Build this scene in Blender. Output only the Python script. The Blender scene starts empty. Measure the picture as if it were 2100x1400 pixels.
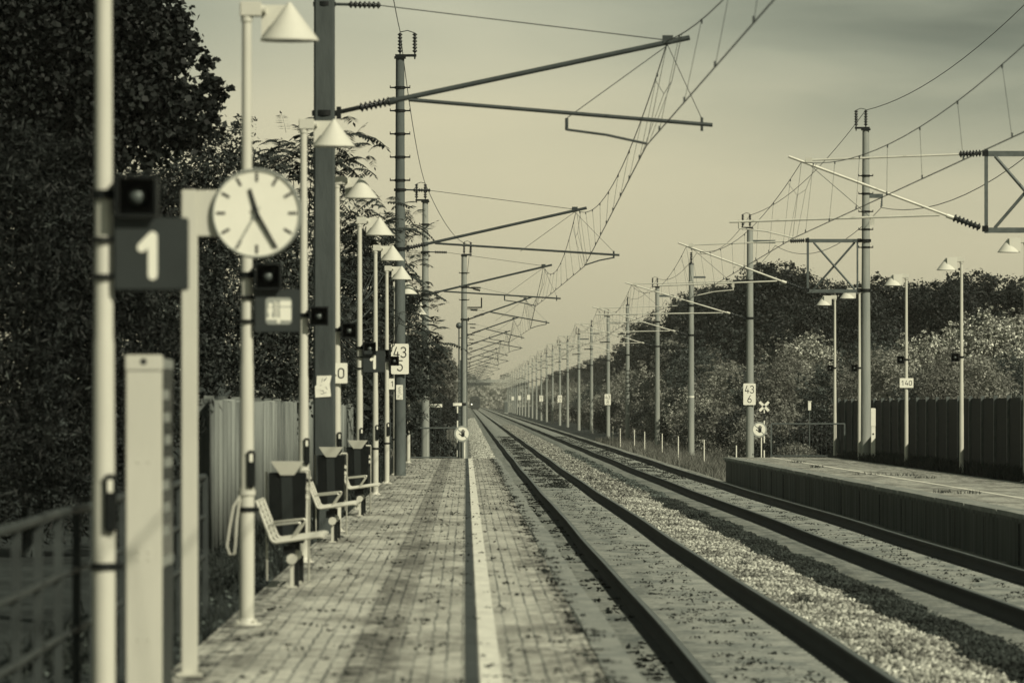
import bpy, math, random
import numpy as np
from mathutils import Vector, Matrix

random.seed(7)
C = bpy.data.collections.new('scene'); bpy.context.scene.collection.children.link(C)
SC = bpy.context.scene
PI = math.pi

# ------------------------------------------------------------------ camera, sky, sun, exposure
cam = bpy.data.cameras.new('camera'); camo = bpy.data.objects.new('camera', cam); C.objects.link(camo)
camo.location = (0, 0, 1.65); camo.rotation_euler = (PI/2, 0, 0)
cam.lens = 201.6; cam.sensor_width = 36; cam.sensor_fit = 'HORIZONTAL'
cam.shift_x = 95/2100; cam.shift_y = 136/2100
cam.clip_start = 1; cam.clip_end = 9000
cam.dof.use_dof = True; cam.dof.focus_distance = 185; cam.dof.aperture_fstop = 5.6
SC.camera = camo

SUN_DIR = Vector((.52, -.62, .60)).normalized()          # towards the sun
elev = math.asin(SUN_DIR.z); azim = math.atan2(SUN_DIR.x, SUN_DIR.y)
sl = bpy.data.lights.new('sun', 'SUN'); sl.energy = 4.1; sl.angle = math.radians(.5); sl.color = (1.0, .935, .74)
so = bpy.data.objects.new('sun', sl); C.objects.link(so)
so.rotation_euler = SUN_DIR.to_track_quat('Z', 'Y').to_euler()

SC.view_settings.view_transform = 'Standard'; SC.view_settings.look = 'None'
SC.view_settings.exposure = 0.18; SC.view_settings.gamma = 1
SC.render.engine = 'CYCLES'
SC.cycles.max_bounces = 6; SC.cycles.diffuse_bounces = 3; SC.cycles.glossy_bounces = 2
SC.cycles.transparent_max_bounces = 8; SC.cycles.volume_bounces = 0
SC.cycles.use_denoising = True

W = bpy.data.worlds.new('World'); SC.world = W; W.use_nodes = True
nt = W.node_tree; nt.nodes.clear()
def wn(t, **k):
    n = nt.nodes.new(t)
    for a, b in k.items(): setattr(n, a, b)
    return n
out = wn('ShaderNodeOutputWorld'); bg = wn('ShaderNodeBackground'); bg.inputs['Strength'].default_value = .1
sky = wn('ShaderNodeTexSky', sky_type='NISHITA'); sky.sun_disc = False
sky.sun_elevation = elev; sky.sun_rotation = azim; sky.dust_density = 2.0; sky.air_density = 1.0
bw = wn('ShaderNodeRGBToBW'); nt.links.new(sky.outputs[0], bw.inputs[0])
tc = wn('ShaderNodeTexCoord'); sep = wn('ShaderNodeSeparateXYZ'); nt.links.new(tc.outputs['Generated'], sep.inputs[0])
def wmath(op, a, b=None, clamp=False):
    n = wn('ShaderNodeMath', operation=op); n.use_clamp = clamp
    for i, v in enumerate((a, b)):
        if v is None: continue
        if isinstance(v, (int, float)): n.inputs[i].default_value = v
        else: nt.links.new(v, n.inputs[i])
    return n.outputs[0]
def wmap(v, a, b, c, d):
    n = wn('ShaderNodeMapRange'); n.interpolation_type = 'SMOOTHSTEP'
    nt.links.new(v, n.inputs[0])
    for i, x in enumerate((a, b, c, d)): n.inputs[1+i].default_value = x
    return n.outputs[0]
ramp = wn('ShaderNodeValToRGB'); nt.links.new(sep.outputs[2], ramp.inputs[0])
e = ramp.color_ramp.elements
e[0].position = 0.0; e[0].color = (1.08, 1.0, .67, 1)
e[1].position = .5; e[1].color = (.78, .90, .80, 1)
x = e.new(.05); x.color = (1.07, 1.0, .68, 1)
x = e.new(.075); x.color = (1.0, .98, .72, 1)
# thin veil of cloud with a darker bank in the upper right and a fainter one in the upper left
mp = wn('ShaderNodeMapping'); mp.inputs['Scale'].default_value = (7, 7, 34); mp.inputs['Location'].default_value = (.3, 0, 1.4)
nt.links.new(tc.outputs['Generated'], mp.inputs[0])
nz = wn('ShaderNodeTexNoise'); nz.inputs['Scale'].default_value = 2.4; nz.inputs['Detail'].default_value = 4; nz.inputs['Roughness'].default_value = .45
nz.inputs['Distortion'].default_value = .25
nt.links.new(mp.outputs[0], nz.inputs[0])
nzv = wmap(nz.outputs[0], .28, .68, 0, 1)
rx = wmap(sep.outputs[0], -.005, .105, 0, 1)
rz = wmap(sep.outputs[2], .026, .066, 0, 1)
bank = wmath('MULTIPLY', rx, rz)
streak = wmath('MULTIPLY', wmath('ADD', wmath('MULTIPLY', nzv, .38), .62), bank)
lft = wmath('MULTIPLY', wmap(sep.outputs[0], -.085, -.02, 1, 0), wmap(sep.outputs[2], .03, .08, 0, .62))
veil = wmath('MULTIPLY', nzv, wmap(sep.outputs[2], .03, .07, .02, .16))
top = wmap(sep.outputs[2], .045, .085, 0, .40)
dark = wmath('ADD', wmath('ADD', wmath('ADD', streak, lft), veil), top)
darkm = wmath('SUBTRACT', 1.0, wmath('MULTIPLY', dark, .56), True)
darkm = wmath('MAXIMUM', darkm, .22)
lum = wmath('POWER', bw.outputs[0], .35)
val = wmath('MULTIPLY', lum, darkm)
gray = wn('ShaderNodeMix', data_type='RGBA'); gray.inputs[0].default_value = 1; gray.blend_type = 'MULTIPLY'
tint2 = wn('ShaderNodeMix', data_type='RGBA'); nt.links.new(wmath('MULTIPLY', dark, .8, True), tint2.inputs[0])
nt.links.new(ramp.outputs[0], tint2.inputs[6]); tint2.inputs[7].default_value = (.84, .95, .74, 1)
nt.links.new(tint2.outputs[2], gray.inputs[6]); nt.links.new(val, gray.inputs[7])
nt.links.new(gray.outputs[2], bg.inputs['Color']); nt.links.new(bg.outputs[0], out.inputs['Surface'])
SKY_GAIN = 2.25
bg.inputs['Strength'].default_value = .15 * SKY_GAIN

# ------------------------------------------------------------------ materials
def tone(v):
    t = min(1, v/.4)
    return (v*(.80+.20*t), v, v*(.98-.12*t), 1)
def new_mat(name):
    m = bpy.data.materials.new(name); m.use_nodes = True
    n = m.node_tree.nodes; b = n.get('Principled BSDF')
    return m, m.node_tree, n, b
def mat(name, v, rough=.6, var=.25, scale=3.0, metal=0.0, bump=0.0, stretch=(1, 1, 1), spec=.3, fine=0.0):
    """a surface of tone v with blotchy wear; everything in object space"""
    m, t, n, b = new_mat(name)
    b.inputs['Roughness'].default_value = rough; b.inputs['Metallic'].default_value = metal
    b.inputs['Specular IOR Level'].default_value = spec
    co = n.new('ShaderNodeTexCoord'); mpn = n.new('ShaderNodeMapping'); mpn.inputs['Scale'].default_value = stretch
    t.links.new(co.outputs['Object'], mpn.inputs[0])
    nz = n.new('ShaderNodeTexNoise'); nz.inputs['Scale'].default_value = scale; nz.inputs['Detail'].default_value = 6
    nz.inputs['Roughness'].default_value = .65
    t.links.new(mpn.outputs[0], nz.inputs[0])
    r = n.new('ShaderNodeValToRGB'); t.links.new(nz.outputs[0], r.inputs[0])
    r.color_ramp.elements[0].position = .3; r.color_ramp.elements[1].position = .68
    r.color_ramp.elements[0].color = tone(v*(1-var)); r.color_ramp.elements[1].color = tone(v*(1+var*.6))
    t.links.new(r.outputs[0], b.inputs['Base Color'])
    if bump:
        bn = n.new('ShaderNodeBump'); bn.inputs['Strength'].default_value = bump; bn.inputs['Distance'].default_value = .02
        n2 = n.new('ShaderNodeTexNoise'); n2.inputs['Scale'].default_value = scale*8; n2.inputs['Detail'].default_value = 4
        t.links.new(mpn.outputs[0], n2.inputs[0]); t.links.new(n2.outputs[0], bn.inputs['Height']); t.links.new(bn.outputs[0], b.inputs['Normal'])
    return m
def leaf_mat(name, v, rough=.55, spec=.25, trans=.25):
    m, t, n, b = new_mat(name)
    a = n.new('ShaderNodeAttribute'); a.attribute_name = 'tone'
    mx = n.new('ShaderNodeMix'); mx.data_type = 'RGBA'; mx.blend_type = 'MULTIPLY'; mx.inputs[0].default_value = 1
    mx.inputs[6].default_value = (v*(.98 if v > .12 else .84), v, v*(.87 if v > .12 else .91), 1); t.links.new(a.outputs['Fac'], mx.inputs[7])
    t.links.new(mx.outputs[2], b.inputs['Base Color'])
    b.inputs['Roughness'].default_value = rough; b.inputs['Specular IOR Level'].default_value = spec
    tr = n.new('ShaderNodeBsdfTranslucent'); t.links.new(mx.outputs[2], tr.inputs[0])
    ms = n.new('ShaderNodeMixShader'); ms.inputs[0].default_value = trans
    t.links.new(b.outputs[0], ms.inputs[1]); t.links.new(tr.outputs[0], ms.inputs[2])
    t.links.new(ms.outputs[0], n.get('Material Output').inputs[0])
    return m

M = {}
M['white_paint'] = mat('white_paint', .50, .45, .10, 2.5, stretch=(1, 1, .35))
M['shade_white'] = mat('shade_white', .56, .4, .06, 3)
M['black_metal'] = mat('black_metal', .010, .45, .3, 6, spec=.2)
M['sign_dark'] = mat('sign_dark', .032, .5, .12, 4)
M['sign_white'] = mat('sign_white', .72, .45, .05, 5)
M['ink'] = mat('ink', .012, .6, .1, 5)
M['sign_grey'] = mat('sign_grey', .28, .5, .12, 5)
M['dark_concrete'] = mat('dark_concrete', .062, .85, .38, 2.2, bump=.4, stretch=(1, 1, .25))
M['mid_concrete'] = mat('mid_concrete', .10, .85, .35, 2.2, bump=.4, stretch=(1, 1, .25))
M['pale_concrete'] = mat('pale_concrete', .27, .85, .28, 1.6, bump=.4, stretch=(1, 1, .18))
M['galv'] = mat('galvanised_steel', .11, .5, .3, 7, metal=.3)
M['tube_light'] = mat('bare_aluminium_tube', .55, .35, .15, 3, metal=.25)
M['tube_dark'] = mat('weathered_tube', .055, .5, .25, 3, metal=.2)
M['insulator'] = mat('brown_glazed_insulator', .015, .25, .2, 5, spec=.5)
M['wire'] = mat('tarnished_copper_wire', .045, .5, .2, 2)
M['rail_steel'] = mat('rusty_rail_side', .022, .8, .35, 3, stretch=(1, .15, 1))
M['rail_shade_strip'] = mat('painted_rail_shade', .022, .9, .5, 3, stretch=(1, .3, 1))
M['rail_head'] = mat('polished_rail_head', .16, .42, .25, 2.0, metal=.55, stretch=(8, .3, 1))
M['steel_bright'] = mat('brushed_steel', .5, .3, .12, 5, metal=.5)
M['bin_black'] = mat('bin_black', .008, .4, .2, 4, spec=.15)
M['bin_strip'] = mat('bin_grey_strip', .022, .4, .2, 4, spec=.25)
M['fence_board'] = mat('weathered_rib_shade_board', .16, .85, .8, 1.8, bump=.4, stretch=(1, .75, .12))  # weathering plus rib shadow contrast painted in as light and dark stripes
M['dark_plank'] = mat('creosoted_plank', .013, .85, .4, 2.5, bump=.3, stretch=(.4, .4, 6))
M['railing'] = mat('dull_railing_paint', .040, .6, .35, 4)
M['glass_dark'] = mat('dark_glazing', .02, .12, .3, 3, spec=.6)
M['bark'] = mat('bark', .045, .9, .4, 4, bump=.5)
M['stone_light'] = leaf_mat('pale_ballast_stone', .52, .9, .1, 0)
M['stone_dark'] = leaf_mat('oily_ballast_stone', .045, .9, .1, 0)
M['debris'] = leaf_mat('dry_leaf_litter', .02, .9, .1, 0)
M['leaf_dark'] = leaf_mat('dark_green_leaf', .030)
M['leaf_mid'] = leaf_mat('mid_green_leaf', .18)
M['leaf_deep'] = leaf_mat('deep_green_leaf', .085)
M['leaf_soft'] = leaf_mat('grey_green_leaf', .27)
M['leaf_silver'] = leaf_mat('silver_backed_leaf', .13, trans=.15)
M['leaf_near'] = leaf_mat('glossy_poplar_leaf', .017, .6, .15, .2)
M['leaf_frond'] = leaf_mat('frond_leaflet', .042, .6, .2)
M['grass'] = leaf_mat('rough_grass', .13, .8, .1, .2)
M['grass_dark'] = leaf_mat('dark_weed', .032, .8, .1, .2)  # low weeds in a darker tone than the verge grass
M['train_front'] = mat('train_front', .03, .4, .2, 1)
M['lamp_on'] = None

def pavers(name, v):
    """small oblong pavers laid in running bond along the track, mossy joints, blotchy dirt"""
    m, t, n, b = new_mat(name); L = t.links.new
    co = n.new('ShaderNodeTexCoord'); sp = n.new('ShaderNodeSeparateXYZ'); L(co.outputs['Object'], sp.inputs[0])
    cb = n.new('ShaderNodeCombineXYZ'); wn_ = n.new('ShaderNodeTexNoise'); wn_.inputs['Scale'].default_value = 1.7; L(co.outputs['Object'], wn_.inputs[0])
    wm = n.new('ShaderNodeMath'); wm.operation = 'MULTIPLY_ADD'; L(wn_.outputs[0], wm.inputs[0]); wm.inputs[1].default_value = .05; L(sp.outputs[0], wm.inputs[2])
    L(sp.outputs[1], cb.inputs[0]); L(wm.outputs[0], cb.inputs[1])
    br = n.new('ShaderNodeTexBrick'); L(cb.outputs[0], br.inputs[0])
    br.inputs['Scale'].default_value = 1; br.inputs['Brick Width'].default_value = .22; br.inputs['Row Height'].default_value = .105
    br.inputs['Mortar Size'].default_value = .009; br.inputs['Mortar Smooth'].default_value = .35; br.inputs['Bias'].default_value = -.1
    br.inputs['Color1'].default_value = tone(v*1.12); br.inputs['Color2'].default_value = tone(v*.82); 
    mj = n.new('ShaderNodeTexNoise'); mj.inputs['Scale'].default_value = 2.6; mj.inputs['Detail'].default_value = 5; mjm = n.new('ShaderNodeMapping'); mjm.inputs['Scale'].default_value = (1.6, .10, 1); L(co.outputs['Object'], mjm.inputs[0]); L(mjm.outputs[0], mj.inputs[0])
    mjr = n.new('ShaderNodeValToRGB'); L(mj.outputs[0], mjr.inputs[0]); mjr.color_ramp.elements[0].position = .36; mjr.color_ramp.elements[1].position = .58
    mjr.color_ramp.elements[0].color = tone(v*.14); mjr.color_ramp.elements[1].color = tone(v*.74); L(mjr.outputs[0], br.inputs['Mortar'])
    def noise(scale, detail, sy=1, loc=0):
        mp = n.new('ShaderNodeMapping'); mp.inputs['Scale'].default_value = (1, sy, 1); mp.inputs['Location'].default_value = (loc, loc, 0)
        L(co.outputs['Object'], mp.inputs[0])
        z = n.new('ShaderNodeTexNoise'); z.inputs['Scale'].default_value = scale; z.inputs['Detail'].default_value = detail; z.inputs['Roughness'].default_value = .7
        L(mp.outputs[0], z.inputs[0]); return z.outputs[0]
    def mr(v_, a, b_, c, d):
        q = n.new('ShaderNodeMapRange'); q.interpolation_type = 'SMOOTHSTEP'; L(v_, q.inputs[0])
        for i, x_ in enumerate((a, b_, c, d)): q.inputs[1+i].default_value = x_
        return q.outputs[0]
    def mul(a, b_, op='MULTIPLY'):
        q = n.new('ShaderNodeMath'); q.operation = op
        for i, x_ in enumerate((a, b_)):
            if isinstance(x_, (int, float)): q.inputs[i].default_value = x_
            else: L(x_, q.inputs[i])
        return q.outputs[0]
    d1 = mr(noise(1.3, 7, .22), .36, .60, .52, 1.12)              # broad dirt
    d2 = mr(noise(6.5, 5, .6, 3.1), .42, .52, .25, 1.0)           # moss patches
    # moss is thick near the edge strip and in the worn drainage rows, thin elsewhere
    edge = mul(mr(sp.outputs[0], .45, .78, 0, 1), mr(sp.outputs[0], .88, .95, 1, 0))
    row = mul(mr(sp.outputs[0], -.82, -.74, 0, 1), mr(sp.outputs[0], -.50, -.42, 1, 0))
    lft = mul(mr(sp.outputs[0], -1.25, -1.7, 0, 1), mr(sp.outputs[0], 10.6, 11.9, 0, 1), 'ADD')
    far = mr(sp.outputs[1], 110, 180, 0, .45)
    k = mul(mul(mul(mul(edge, .9), mul(row, .75), 'ADD'), mul(lft, .9), 'ADD'), far, 'ADD')
    k = mul(k, .34, 'ADD')
    mm = n.new('ShaderNodeMath'); mm.operation = 'SUBTRACT'; mm.inputs[0].default_value = 1
    L(mul(mul(1.0, d2, 'SUBTRACT'), k), mm.inputs[1]); mm.use_clamp = True
    d3 = mr(noise(26, 3, .6, 7.7), .32, .40, .55, 1.0)             # specks
    rowd = mul(1.0, mul(row, .26), 'SUBTRACT')
    f = mul(mul(mul(d1, mm.outputs[0]), d3), rowd)
    mx = n.new('ShaderNodeMix'); mx.data_type = 'RGBA'; mx.blend_type = 'MULTIPLY'; mx.inputs[0].default_value = 1
    L(br.outputs[0], mx.inputs[6]); L(f, mx.inputs[7]); L(mx.outputs[2], b.inputs['Base Color'])
    b.inputs['Roughness'].default_value = .85; b.inputs['Specular IOR Level'].default_value = .2
    bn = n.new('ShaderNodeBump'); bn.inputs['Strength'].default_value = .5; bn.inputs['Distance'].default_value = .01
    L(mul(br.outputs['Fac'], -1.0), bn.inputs['Height']); L(bn.outputs[0], b.inputs['Normal'])
    return m
M['pavers'] = pavers('mossy_pavers', .46)
M['pavers_pale'] = pavers('pale_pavers', .40)

def patchy(name, v, v2, scale=.8, sy=.25, lo=.4, hi=.6, speck=0.35, bump=.4):
    m, t, n, b = new_mat(name); L = t.links.new
    co = n.new('ShaderNodeTexCoord'); mp = n.new('ShaderNodeMapping'); mp.inputs['Scale'].default_value = (1, sy, 1); L(co.outputs['Object'], mp.inputs[0])
    z = n.new('ShaderNodeTexNoise'); z.inputs['Scale'].default_value = scale; z.inputs['Detail'].default_value = 8; z.inputs['Roughness'].default_value = .7; L(mp.outputs[0], z.inputs[0])
    r = n.new('ShaderNodeValToRGB'); L(z.outputs[0], r.inputs[0])
    r.color_ramp.elements[0].position = lo; r.color_ramp.elements[1].position = hi
    r.color_ramp.elements[0].color = tone(v2); r.color_ramp.elements[1].color = tone(v)
    vz = n.new('ShaderNodeTexVoronoi'); vz.inputs['Scale'].default_value = 16; L(co.outputs['Object'], vz.inputs[0])
    bwn = n.new('ShaderNodeRGBToBW'); L(vz.outputs['Color'], bwn.inputs[0])
    q = n.new('ShaderNodeMapRange'); L(bwn.outputs[0], q.inputs[0]); q.inputs[3].default_value = 1-speck; q.inputs[4].default_value = 1+speck*.4
    mx = n.new('ShaderNodeMix'); mx.data_type = 'RGBA'; mx.blend_type = 'MULTIPLY'; mx.inputs[0].default_value = 1
    L(r.outputs[0], mx.inputs[6]); L(q.outputs[0], mx.inputs[7]); L(mx.outputs[2], b.inputs['Base Color'])
    b.inputs['Roughness'].default_value = .92; b.inputs['Specular IOR Level'].default_value = .12
    bn = n.new('ShaderNodeBump'); bn.inputs['Strength'].default_value = bump; bn.inputs['Distance'].default_value = .03
    L(vz.outputs[0], bn.inputs['Height']); L(bn.outputs[0], b.inputs['Normal'])
    return m
M['sleeper_run'] = patchy('dusty_sleeper_bed', .30, .15, 2.2, .35, .34, .58, .25, .25)
M['ballast'] = patchy('grey_ballast', .36, .14, 1.2, .5, .38, .62, .7, .8)
M['soil'] = patchy('weedy_soil', .055, .02, .5, 1, .35, .65, .5, .6)
M['bank'] = patchy('mown_bank', .10, .06, .3, .5, .35, .65, .4, .5)
M['wall_conc'] = mat('streaked_retaining_wall', .15, .9, .7, 1.1, bump=.3, stretch=(1, 2.2, .25))
M['line_white'] = mat('worn_white_line', .70, .7, .22, 5, stretch=(1, .25, 1))
M['line_dark'] = mat('dark_guide_strip', .055, .8, .35, 5, stretch=(1, .25, 1))
M['coping'] = mat('edge_coping', .25, .85, .45, 3.2, bump=.3, stretch=(1, .35, 1))

# ------------------------------------------------------------------ mesh builders
class MB:
    def __init__(s): s.v = []; s.f = []; s.sm = []
    def add(s, vs, fs, smooth=False):
        o = len(s.v); s.v += [tuple(p) for p in vs]; s.f += [tuple(o+i for i in f) for f in fs]; s.sm += [smooth]*len(fs)
    def box(s, c, d, rot=None):
        x, y, z = d[0]/2, d[1]/2, d[2]/2
        vs = [Vector((i*x, j*y, k*z)) for k in (-1, 1) for j in (-1, 1) for i in (-1, 1)]
        if rot is not None: vs = [rot @ p for p in vs]
        vs = [p+Vector(c) for p in vs]
        s.add(vs, [(0, 2, 3, 1), (4, 5, 7, 6), (0, 1, 5, 4), (2, 6, 7, 3), (0, 4, 6, 2), (1, 3, 7, 5)])
    def bbox(s, c, d, bev=.01):
        """box with chamfered vertical-and-horizontal edges"""
        import bmesh
        bm = bmesh.new(); bmesh.ops.create_cube(bm, size=1)
        for q in bm.verts: q.co = Vector((q.co.x*d[0], q.co.y*d[1], q.co.z*d[2]))+Vector(c)
        bmesh.ops.bevel(bm, geom=bm.edges[:], offset=bev, segments=2, affect='EDGES')
        bm.verts.index_update()
        s.add([q.co.copy() for q in bm.verts], [[q.index for q in f.verts] for f in bm.faces]); bm.free()
    def tube(s, a, b, r0, r1=None, n=10, caps=True):
        a = Vector(a); b = Vector(b); r1 = r0 if r1 is None else r1
        d = (b-a).normalized(); u = d.orthogonal().normalized(); w = d.cross(u)
        vs = []
        for p, r in ((a, r0), (b, r1)):
            vs += [p+(u*math.cos(2*PI*i/n)+w*math.sin(2*PI*i/n))*r for i in range(n)]
        s.add(vs, [(i, (i+1) % n, n+(i+1) % n, n+i) for i in range(n)], True)
        if caps: s.add(vs[:n], [tuple(range(n-1, -1, -1))]); s.add(vs[n:], [tuple(range(n))])
    def path(s, pts, r, n=6):
        pts = [Vector(p) for p in pts]; rings = []
        rr = r if hasattr(r, '__len__') else [r]*len(pts)
        u = None
        for i, p in enumerate(pts):
            d = (pts[min(i+1, len(pts)-1)]-pts[max(i-1, 0)]).normalized()
            u = d.orthogonal().normalized() if u is None else (u-d*u.dot(d)).normalized()
            w = d.cross(u)
            rings += [p+(u*math.cos(2*PI*k/n)+w*math.sin(2*PI*k/n))*rr[i] for k in range(n)]
        fs = []
        for i in range(len(pts)-1):
            for k in range(n): fs.append((i*n+k, i*n+(k+1) % n, (i+1)*n+(k+1) % n, (i+1)*n+k))
        s.add(rings, fs, True)
        s.add(rings[:n], [tuple(range(n-1, -1, -1))]); s.add(rings[-n:], [tuple(range(n))])
    def lathe(s, o, ax, prof, n=14):
        """prof: list of (distance along ax, radius)"""
        o = Vector(o); ax = Vector(ax).normalized(); u = ax.orthogonal().normalized(); w = ax.cross(u); vs = []
        for t, r in prof: vs += [o+ax*t+(u*math.cos(2*PI*k/n)+w*math.sin(2*PI*k/n))*r for k in range(n)]
        s.add(vs, [(i*n+k, i*n+(k+1) % n, (i+1)*n+(k+1) % n, (i+1)*n+k) for i in range(len(prof)-1) for k in range(n)], True)
        s.add(vs[:n], [tuple(range(n-1, -1, -1))]); s.add(vs[-n:], [tuple(range(n))])
    def prism(s, poly, y0, y1):
        """outline in x,z given depth from y0 to y1"""
        n = len(poly); vs = [(p[0], y0, p[1]) for p in poly]+[(p[0], y1, p[1]) for p in poly]
        s.add(vs, [tuple(range(n)), tuple(range(2*n-1, n-1, -1))]+[(i, i+n, (i+1) % n+n, (i+1) % n) for i in range(n)])
    def disc(s, c, r, y0, y1, n=40):
        s.prism([(c[0]+r*math.cos(2*PI*i/n), c[1]+r*math.sin(2*PI*i/n)) for i in range(n)], y0, y1)
    def ring(s, c, ri, ro, y0, y1, n=48):
        for i in range(n):
            a, b = 2*PI*i/n, 2*PI*(i+1)/n
            s.prism([(c[0]+ri*math.cos(a), c[1]+ri*math.sin(a)), (c[0]+ro*math.cos(a), c[1]+ro*math.sin(a)), (c[0]+ro*math.cos(b), c[1]+ro*math.sin(b)), (c[0]+ri*math.cos(b), c[1]+ri*math.sin(b))], y0, y1)
    def sphere(s, c, r, n=14):
        s.lathe((c[0], c[1], c[2]-r), (0, 0, 1), [(r-r*math.cos(PI*i/8), max(1e-4, r*math.sin(PI*i/8))) for i in range(9)], n)
    def build(s, name, m, parent=None, loc=None):
        me = bpy.data.meshes.new(name); me.from_pydata(s.v, [], s.f); me.validate()
        if len(me.polygons) == len(s.sm): me.polygons.foreach_set('use_smooth', s.sm)
        me.materials.append(m)
        import bmesh
        bm = bmesh.new(); bm.from_mesh(me); bmesh.ops.recalc_face_normals(bm, faces=bm.faces[:]); bm.to_mesh(me); bm.free()
        o = bpy.data.objects.new(name, me); C.objects.link(o)
        if parent is not None: o.parent = parent
        if loc is not None: o.location = loc
        return o

def np_mesh(name, V, F, m, tone_attr=None, parent=None):
    """fast mesh from arrays; F is (n,3) or (n,4)"""
    V = np.asarray(V, np.float32).reshape(-1, 3); F = np.asarray(F, np.int32)
    me = bpy.data.meshes.new(name); me.vertices.add(len(V)); me.vertices.foreach_set('co', V.ravel())
    k = F.shape[1]; me.loops.add(F.size); me.loops.foreach_set('vertex_index', F.ravel())
    me.polygons.add(len(F)); me.polygons.foreach_set('loop_start', np.arange(0, F.size, k, dtype=np.int32))
    me.update(calc_edges=True)
    if tone_attr is not None:
        a = me.attributes.new('tone', 'FLOAT', 'FACE'); a.data.foreach_set('value', np.asarray(tone_attr, np.float32))
    me.materials.append(m)
    o = bpy.data.objects.new(name, me); C.objects.link(o)
    if parent is not None: o.parent = parent
    return o

def tag(o, label, cat=None, group=None):
    o['label'] = label
    if cat: o['category'] = cat
    if group: o['group'] = group
    return o
def thing(name, label, cat, loc=(0, 0, 0), rz=0, group=None):
    o = bpy.data.objects.new(name, None); C.objects.link(o); o.location = loc; o.rotation_euler = (0, 0, rz); o.empty_display_size = .2
    return tag(o, label, cat, group)
def structure(o): o['kind'] = 'structure'; return o
def stuff(o): o['kind'] = 'stuff'; return o
def dup(root, loc, label, rz=None, scale=None, group=None):
    r = root.copy(); C.objects.link(r); r.location = loc; r['label'] = label
    if group: r['group'] = group
    if rz is not None: r.rotation_euler = (0, 0, rz)
    if scale is not None: r.scale = scale if hasattr(scale, '__len__') else (scale,)*3
    for ch in list(root.children):
        c = ch.copy(); C.objects.link(c); c.parent = r
        for g in ch.children:
            d = g.copy(); C.objects.link(d); d.parent = c
    return r

# stroke digits (rounded lettering) -> polylines in a 1 x 1.6 cell
def arc(cx, cz, rx, rz, a0, a1, n=14): return [(cx+rx*math.cos(math.radians(a0+(a1-a0)*i/n)), cz+rz*math.sin(math.radians(a0+(a1-a0)*i/n))) for i in range(n+1)]
DIG = {
 '0': [arc(.4, 1.2, .4, .4, 0, 180)+arc(.4, .4, .4, .4, 180, 360)+[(.8, 1.2)]],
 '1': [[(.12, 1.22), (.5, 1.6), (.5, 0)]],
 '2': [arc(.4, 1.2, .4, .4, 170, -20)+[(.05, .0), (.82, 0)]],
 '3': [arc(.38, 1.2, .38, .4, 150, -90)+arc(.38, .42, .42, .42, 90, -150)],
 '4': [[(.42, 1.6), (0, .42), (.85, .42)], [(.62, .85), (.62, 0)]],
 '5': [[(.78, 1.6), (.12, 1.6), (.08, .88)]+arc(.38, .5, .42, .5, 125, -150)],
 '6': [[(.62, 1.6), (.08, .72)]+arc(.42, .42, .40, .42, 150, 510)],
 '8': [arc(.4, 1.22, .34, .38, -90, 270), arc(.4, .42, .42, .42, 90, 450)],
}
def strokes(mb, txt, cx, cz, h, wt, y0, y1, gap=.42, xs=1.0):
    k = h/1.6; wd = (len(txt)*.82+(len(txt)-1)*gap)*k*xs; x = cx-wd/2
    for ch in txt:
        for pl in DIG[ch]:
            pts = [(x+p[0]*k*xs, cz-h/2+p[1]*k) for p in pl]
            thick_line(mb, pts, wt, y0, y1)
        x += (.82+gap)*k*xs
def thick_line(mb, pts, wt, y0, y1):
    e = 0
    for a, b in zip(pts[:-1], pts[1:]):
        a = Vector((a[0], 0, a[1])); b = Vector((b[0], 0, b[1]))
        if (b-a).length < 1e-6: continue
        d = (b-a).normalized(); w = Vector((-d.z, 0, d.x))*wt/2
        mb.prism([(q.x, q.z) for q in (a-w, b-w, b+w, a+w)], y0-e, y1); e += .00004
    for p in pts: mb.disc(p, wt/2, y0-e, y1, 12); e += .00004

# ------------------------------------------------------------------ ground
def rise(y): return .00115*max(0.0, y-185) if y < 2200 else .00115*2015
def wob_x(y): return .008*math.sin(y/9.1+.4)+.005*math.sin(y/4.2+1)
def wob_z(y): return .007*math.sin(y/9.7+2)+.003*math.sin(y/4.4)
EDGE = 1.08; REDGE = 8.55; PEND = 187.5
def smooth(a, b, x):
    t = min(1, max(0, (x-a)/(b-a))); return t*t*(3-2*t)
rngT = np.random.default_rng(3)
def terrain():
    X = sorted(set([-900, -400, -200, -100, -60, -40, -25, -15, -10, -7, -5, -4, -3, -2.4, -2.0, -1.6, -1.2, -.9, -.6, -.3, 0, 1, 3, 5, 7, 8.6, 9.3, 9.8, 10.4, 11, 11.6, 12.2, 13, 14, 15, 16.5, 18, 20, 23, 27, 33, 42, 60, 100, 200, 400, 900]))
    Y = [-30, 0, 20]+list(range(30, 186, 4))+[187, 189, 191, 194]+list(range(200, 500, 10))+list(range(500, 1600, 50))+[1600, 1800, 2000, 2300, 2700, 3200, 3600]
    V = []
    for y in Y:
        for x in X:
            z = -1.2+rise(y)
            n = .05*math.sin(x*1.7+y*.31)+.04*math.sin(x*.9-y*.17+1)
            if y < 188.5:
                if x < -1.3: z = -.06+(.03*math.sin(y*.7+x*3) if x < -2 else 0)
                elif x > 9.2: z = -.06
                if x < -5: z += .02*(-x-5)
            else:
                if x < -.3: z += smooth(-.3, -2.4, x)*(1.15 if y < 900 else 1.6)+n
                if x > 9.6: z += n*.8-.02+smooth(12.5, 20, x)*.9+smooth(20, 60, x)*5
            V.append((x, y, z))
    nx = len(X); F = [(j*nx+i, j*nx+i+1, (j+1)*nx+i+1, (j+1)*nx+i) for j in range(len(Y)-1) for i in range(nx-1)]
    o = np_mesh('ground', V, F, M['soil']); structure(o)
terrain()

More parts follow.
